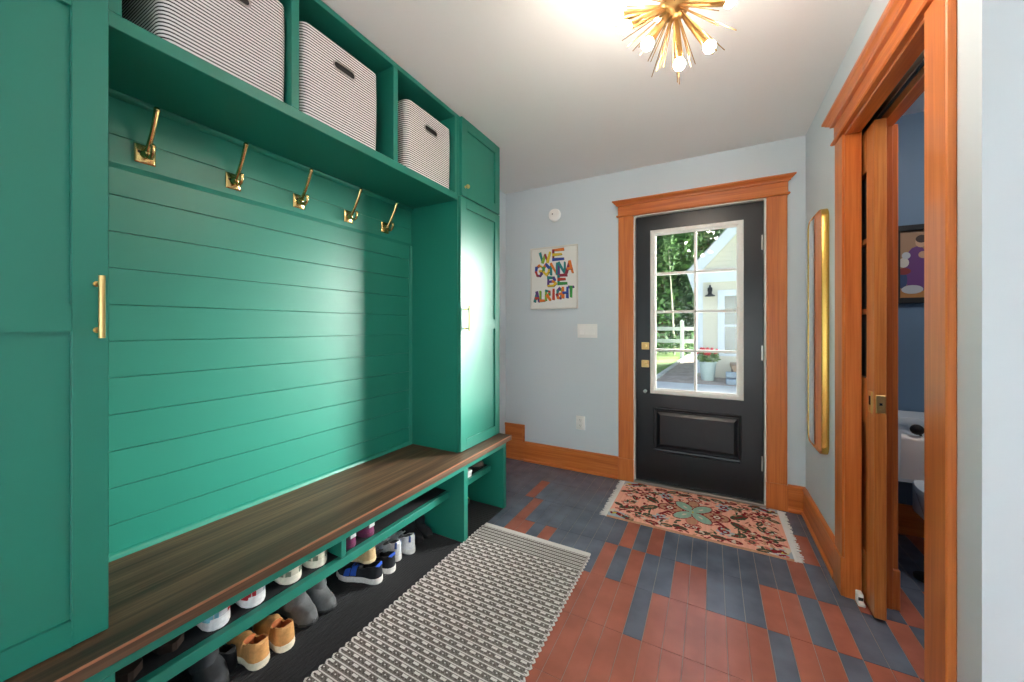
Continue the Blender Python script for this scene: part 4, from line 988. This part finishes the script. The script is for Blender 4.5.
def leaves(mb, c, rx, ry, rz, n, s0, s1, mi=0, hollow=.55):
    for _ in range(n):
        while True:
            v = Vector((fr2.uniform(-1, 1), fr2.uniform(-1, 1), fr2.uniform(-1, 1)))
            if hollow < v.length < 1: break
        p = Vector((c[0]+v.x*rx, c[1]+v.y*ry, c[2]+v.z*rz)); a = Vector((fr2.gauss(0, 1), fr2.gauss(0, 1), fr2.gauss(0, .6))).normalized(); b = a.orthogonal().normalized(); s_ = fr2.uniform(s0, s1)
        mb.face([p-a*s_, p+b*s_*.5, p+a*s_, p-b*s_*.5], mi)
m = MB(); leaves(m, (px_, py_, GZ+.58), .27, .25, .15, 260, .03, .07, 0, .1); m.build('foliage', mat('geranium_leaf', (96, 122, 58), .7), fp, smooth=False)
m = MB()
for k in range(26):
    a, r_ = fr2.uniform(0, 2*PI), fr2.uniform(.05, .28); m.ball((px_+r_*math.cos(a), py_+r_*math.sin(a)*.8, GZ+.70+fr2.uniform(-.05, .10)), fr2.uniform(.03, .055), 0, 8)
m.build('blossoms', mat('red_blossom', (224, 74, 74), .7), fp)

# fence
fc = thing('rail_fence', (-1.5, 17, GZ), 'pale post and rail fence across the lawn in front of the trees', 'fence'); mf = mat('weathered_fence', (150, 162, 166), .8)
for k in range(-3, 4):
    x = -1.08+k*2.4
    if -.5 < x < 5: continue
    m = MB(); m.box(x-.07, x+.07, 16.93, 17.07, GZ, 1.42, 0, .01); m.prism([(x-.09, 1.42), (x+.09, 1.42), (x, 1.50)], 'y', 16.91, 17.09); m.build('post', mf, fc)
for z in (.52, 1.04):
    m = MB(); m.box(-8.6, -.55, 16.95, 17.03, z, z+.16, 0, .01); m.build('rail', mf, fc)
# trees
tm = [mat('leaf_green', c, .7, noise=((.6, .6, .6), .3)) for c in ((50, 88, 46), (66, 106, 54), (42, 76, 42), (78, 116, 62))]; tb = mat('bark', (92, 84, 74), .9)
def tree(x, y, h, r, mi, n, label, thin=0):
    t = thing('birch_tree' if thin else 'leafy_tree', (x, y, GZ), label, 'tree', 'trees beyond the fence')
    m = MB(); lean = fr2.uniform(-.3, .3); m.tube([(x, y, GZ), (x+lean*.3, y, h*.3), (x+lean, y, h*.75)], [.05 if thin else .22, .04 if thin else .18, .02 if thin else .08], 8); m.build('trunk', mat('pale_bark', (176, 172, 160), .8) if thin else tb, t)
    m = MB()
    if thin: leaves(m, (x+lean, y, h*.75), .5, .5, h*.18, 300, .06, .14, 0, .1)
    else:
        for k in range(9):
            a = fr2.uniform(0, 2*PI); q = fr2.uniform(.15, .95); rad = r*(1-.55*abs(q-.45)); leaves(m, (x+.5*rad*math.cos(a), y+.5*rad*math.sin(a), h*q), rad*.8, rad*.8, h*.2, int(n*1.7)//9, .09, .21, 0, .2)
    m.build('crown', tm[mi], t, smooth=False)
for a in ((-4.6, 20.5, 8.5, 2.3, 0, 5200, 'dark green leafy tree farthest left behind the pale fence'), (-2.4, 21.5, 9.5, 2.5, 1, 6000, 'bright green leafy tree standing behind the fence post'), (-.2, 22.5, 10, 2.4, 2, 6000, 'dark leafy tree rising behind the white gable edge'),
          (-6.8, 23, 11, 2.8, 3, 4500, 'light green tree deep behind the darkest left tree'), (2.4, 25, 11, 3, 0, 4500, 'tall leafy tree standing behind the house roof'), (-3.4, 26, 13, 3.2, 2, 5200, 'tall dark tree at the back between the bright green and dark trees'), (-1.2, 27, 14, 3.2, 1, 5200, 'tallest tree at the back beside the gable'), (-5.6, 30, 15, 4.2, 2, 6000, 'broad dark tree at the very back on the left'), (.6, 31, 16, 4.2, 0, 6000, 'broad tree at the very back behind the roof ridge')):
    tree(*a)
tree(-1.55, 19.2, 6.5, .5, 3, 300, 'thin pale trunked young tree in front of the leafy trees', 1)
m = MB()
for k in range(40):
    leaves(m, (fr2.uniform(-9, 0), fr2.uniform(18.2, 19.8), .35), .7, .6, .55, 60, .06, .16, 0, .2)
tag(m.build('undergrowth', tm[1], smooth=False), 'low green undergrowth along the foot of the trees', 'undergrowth', kind='stuff')
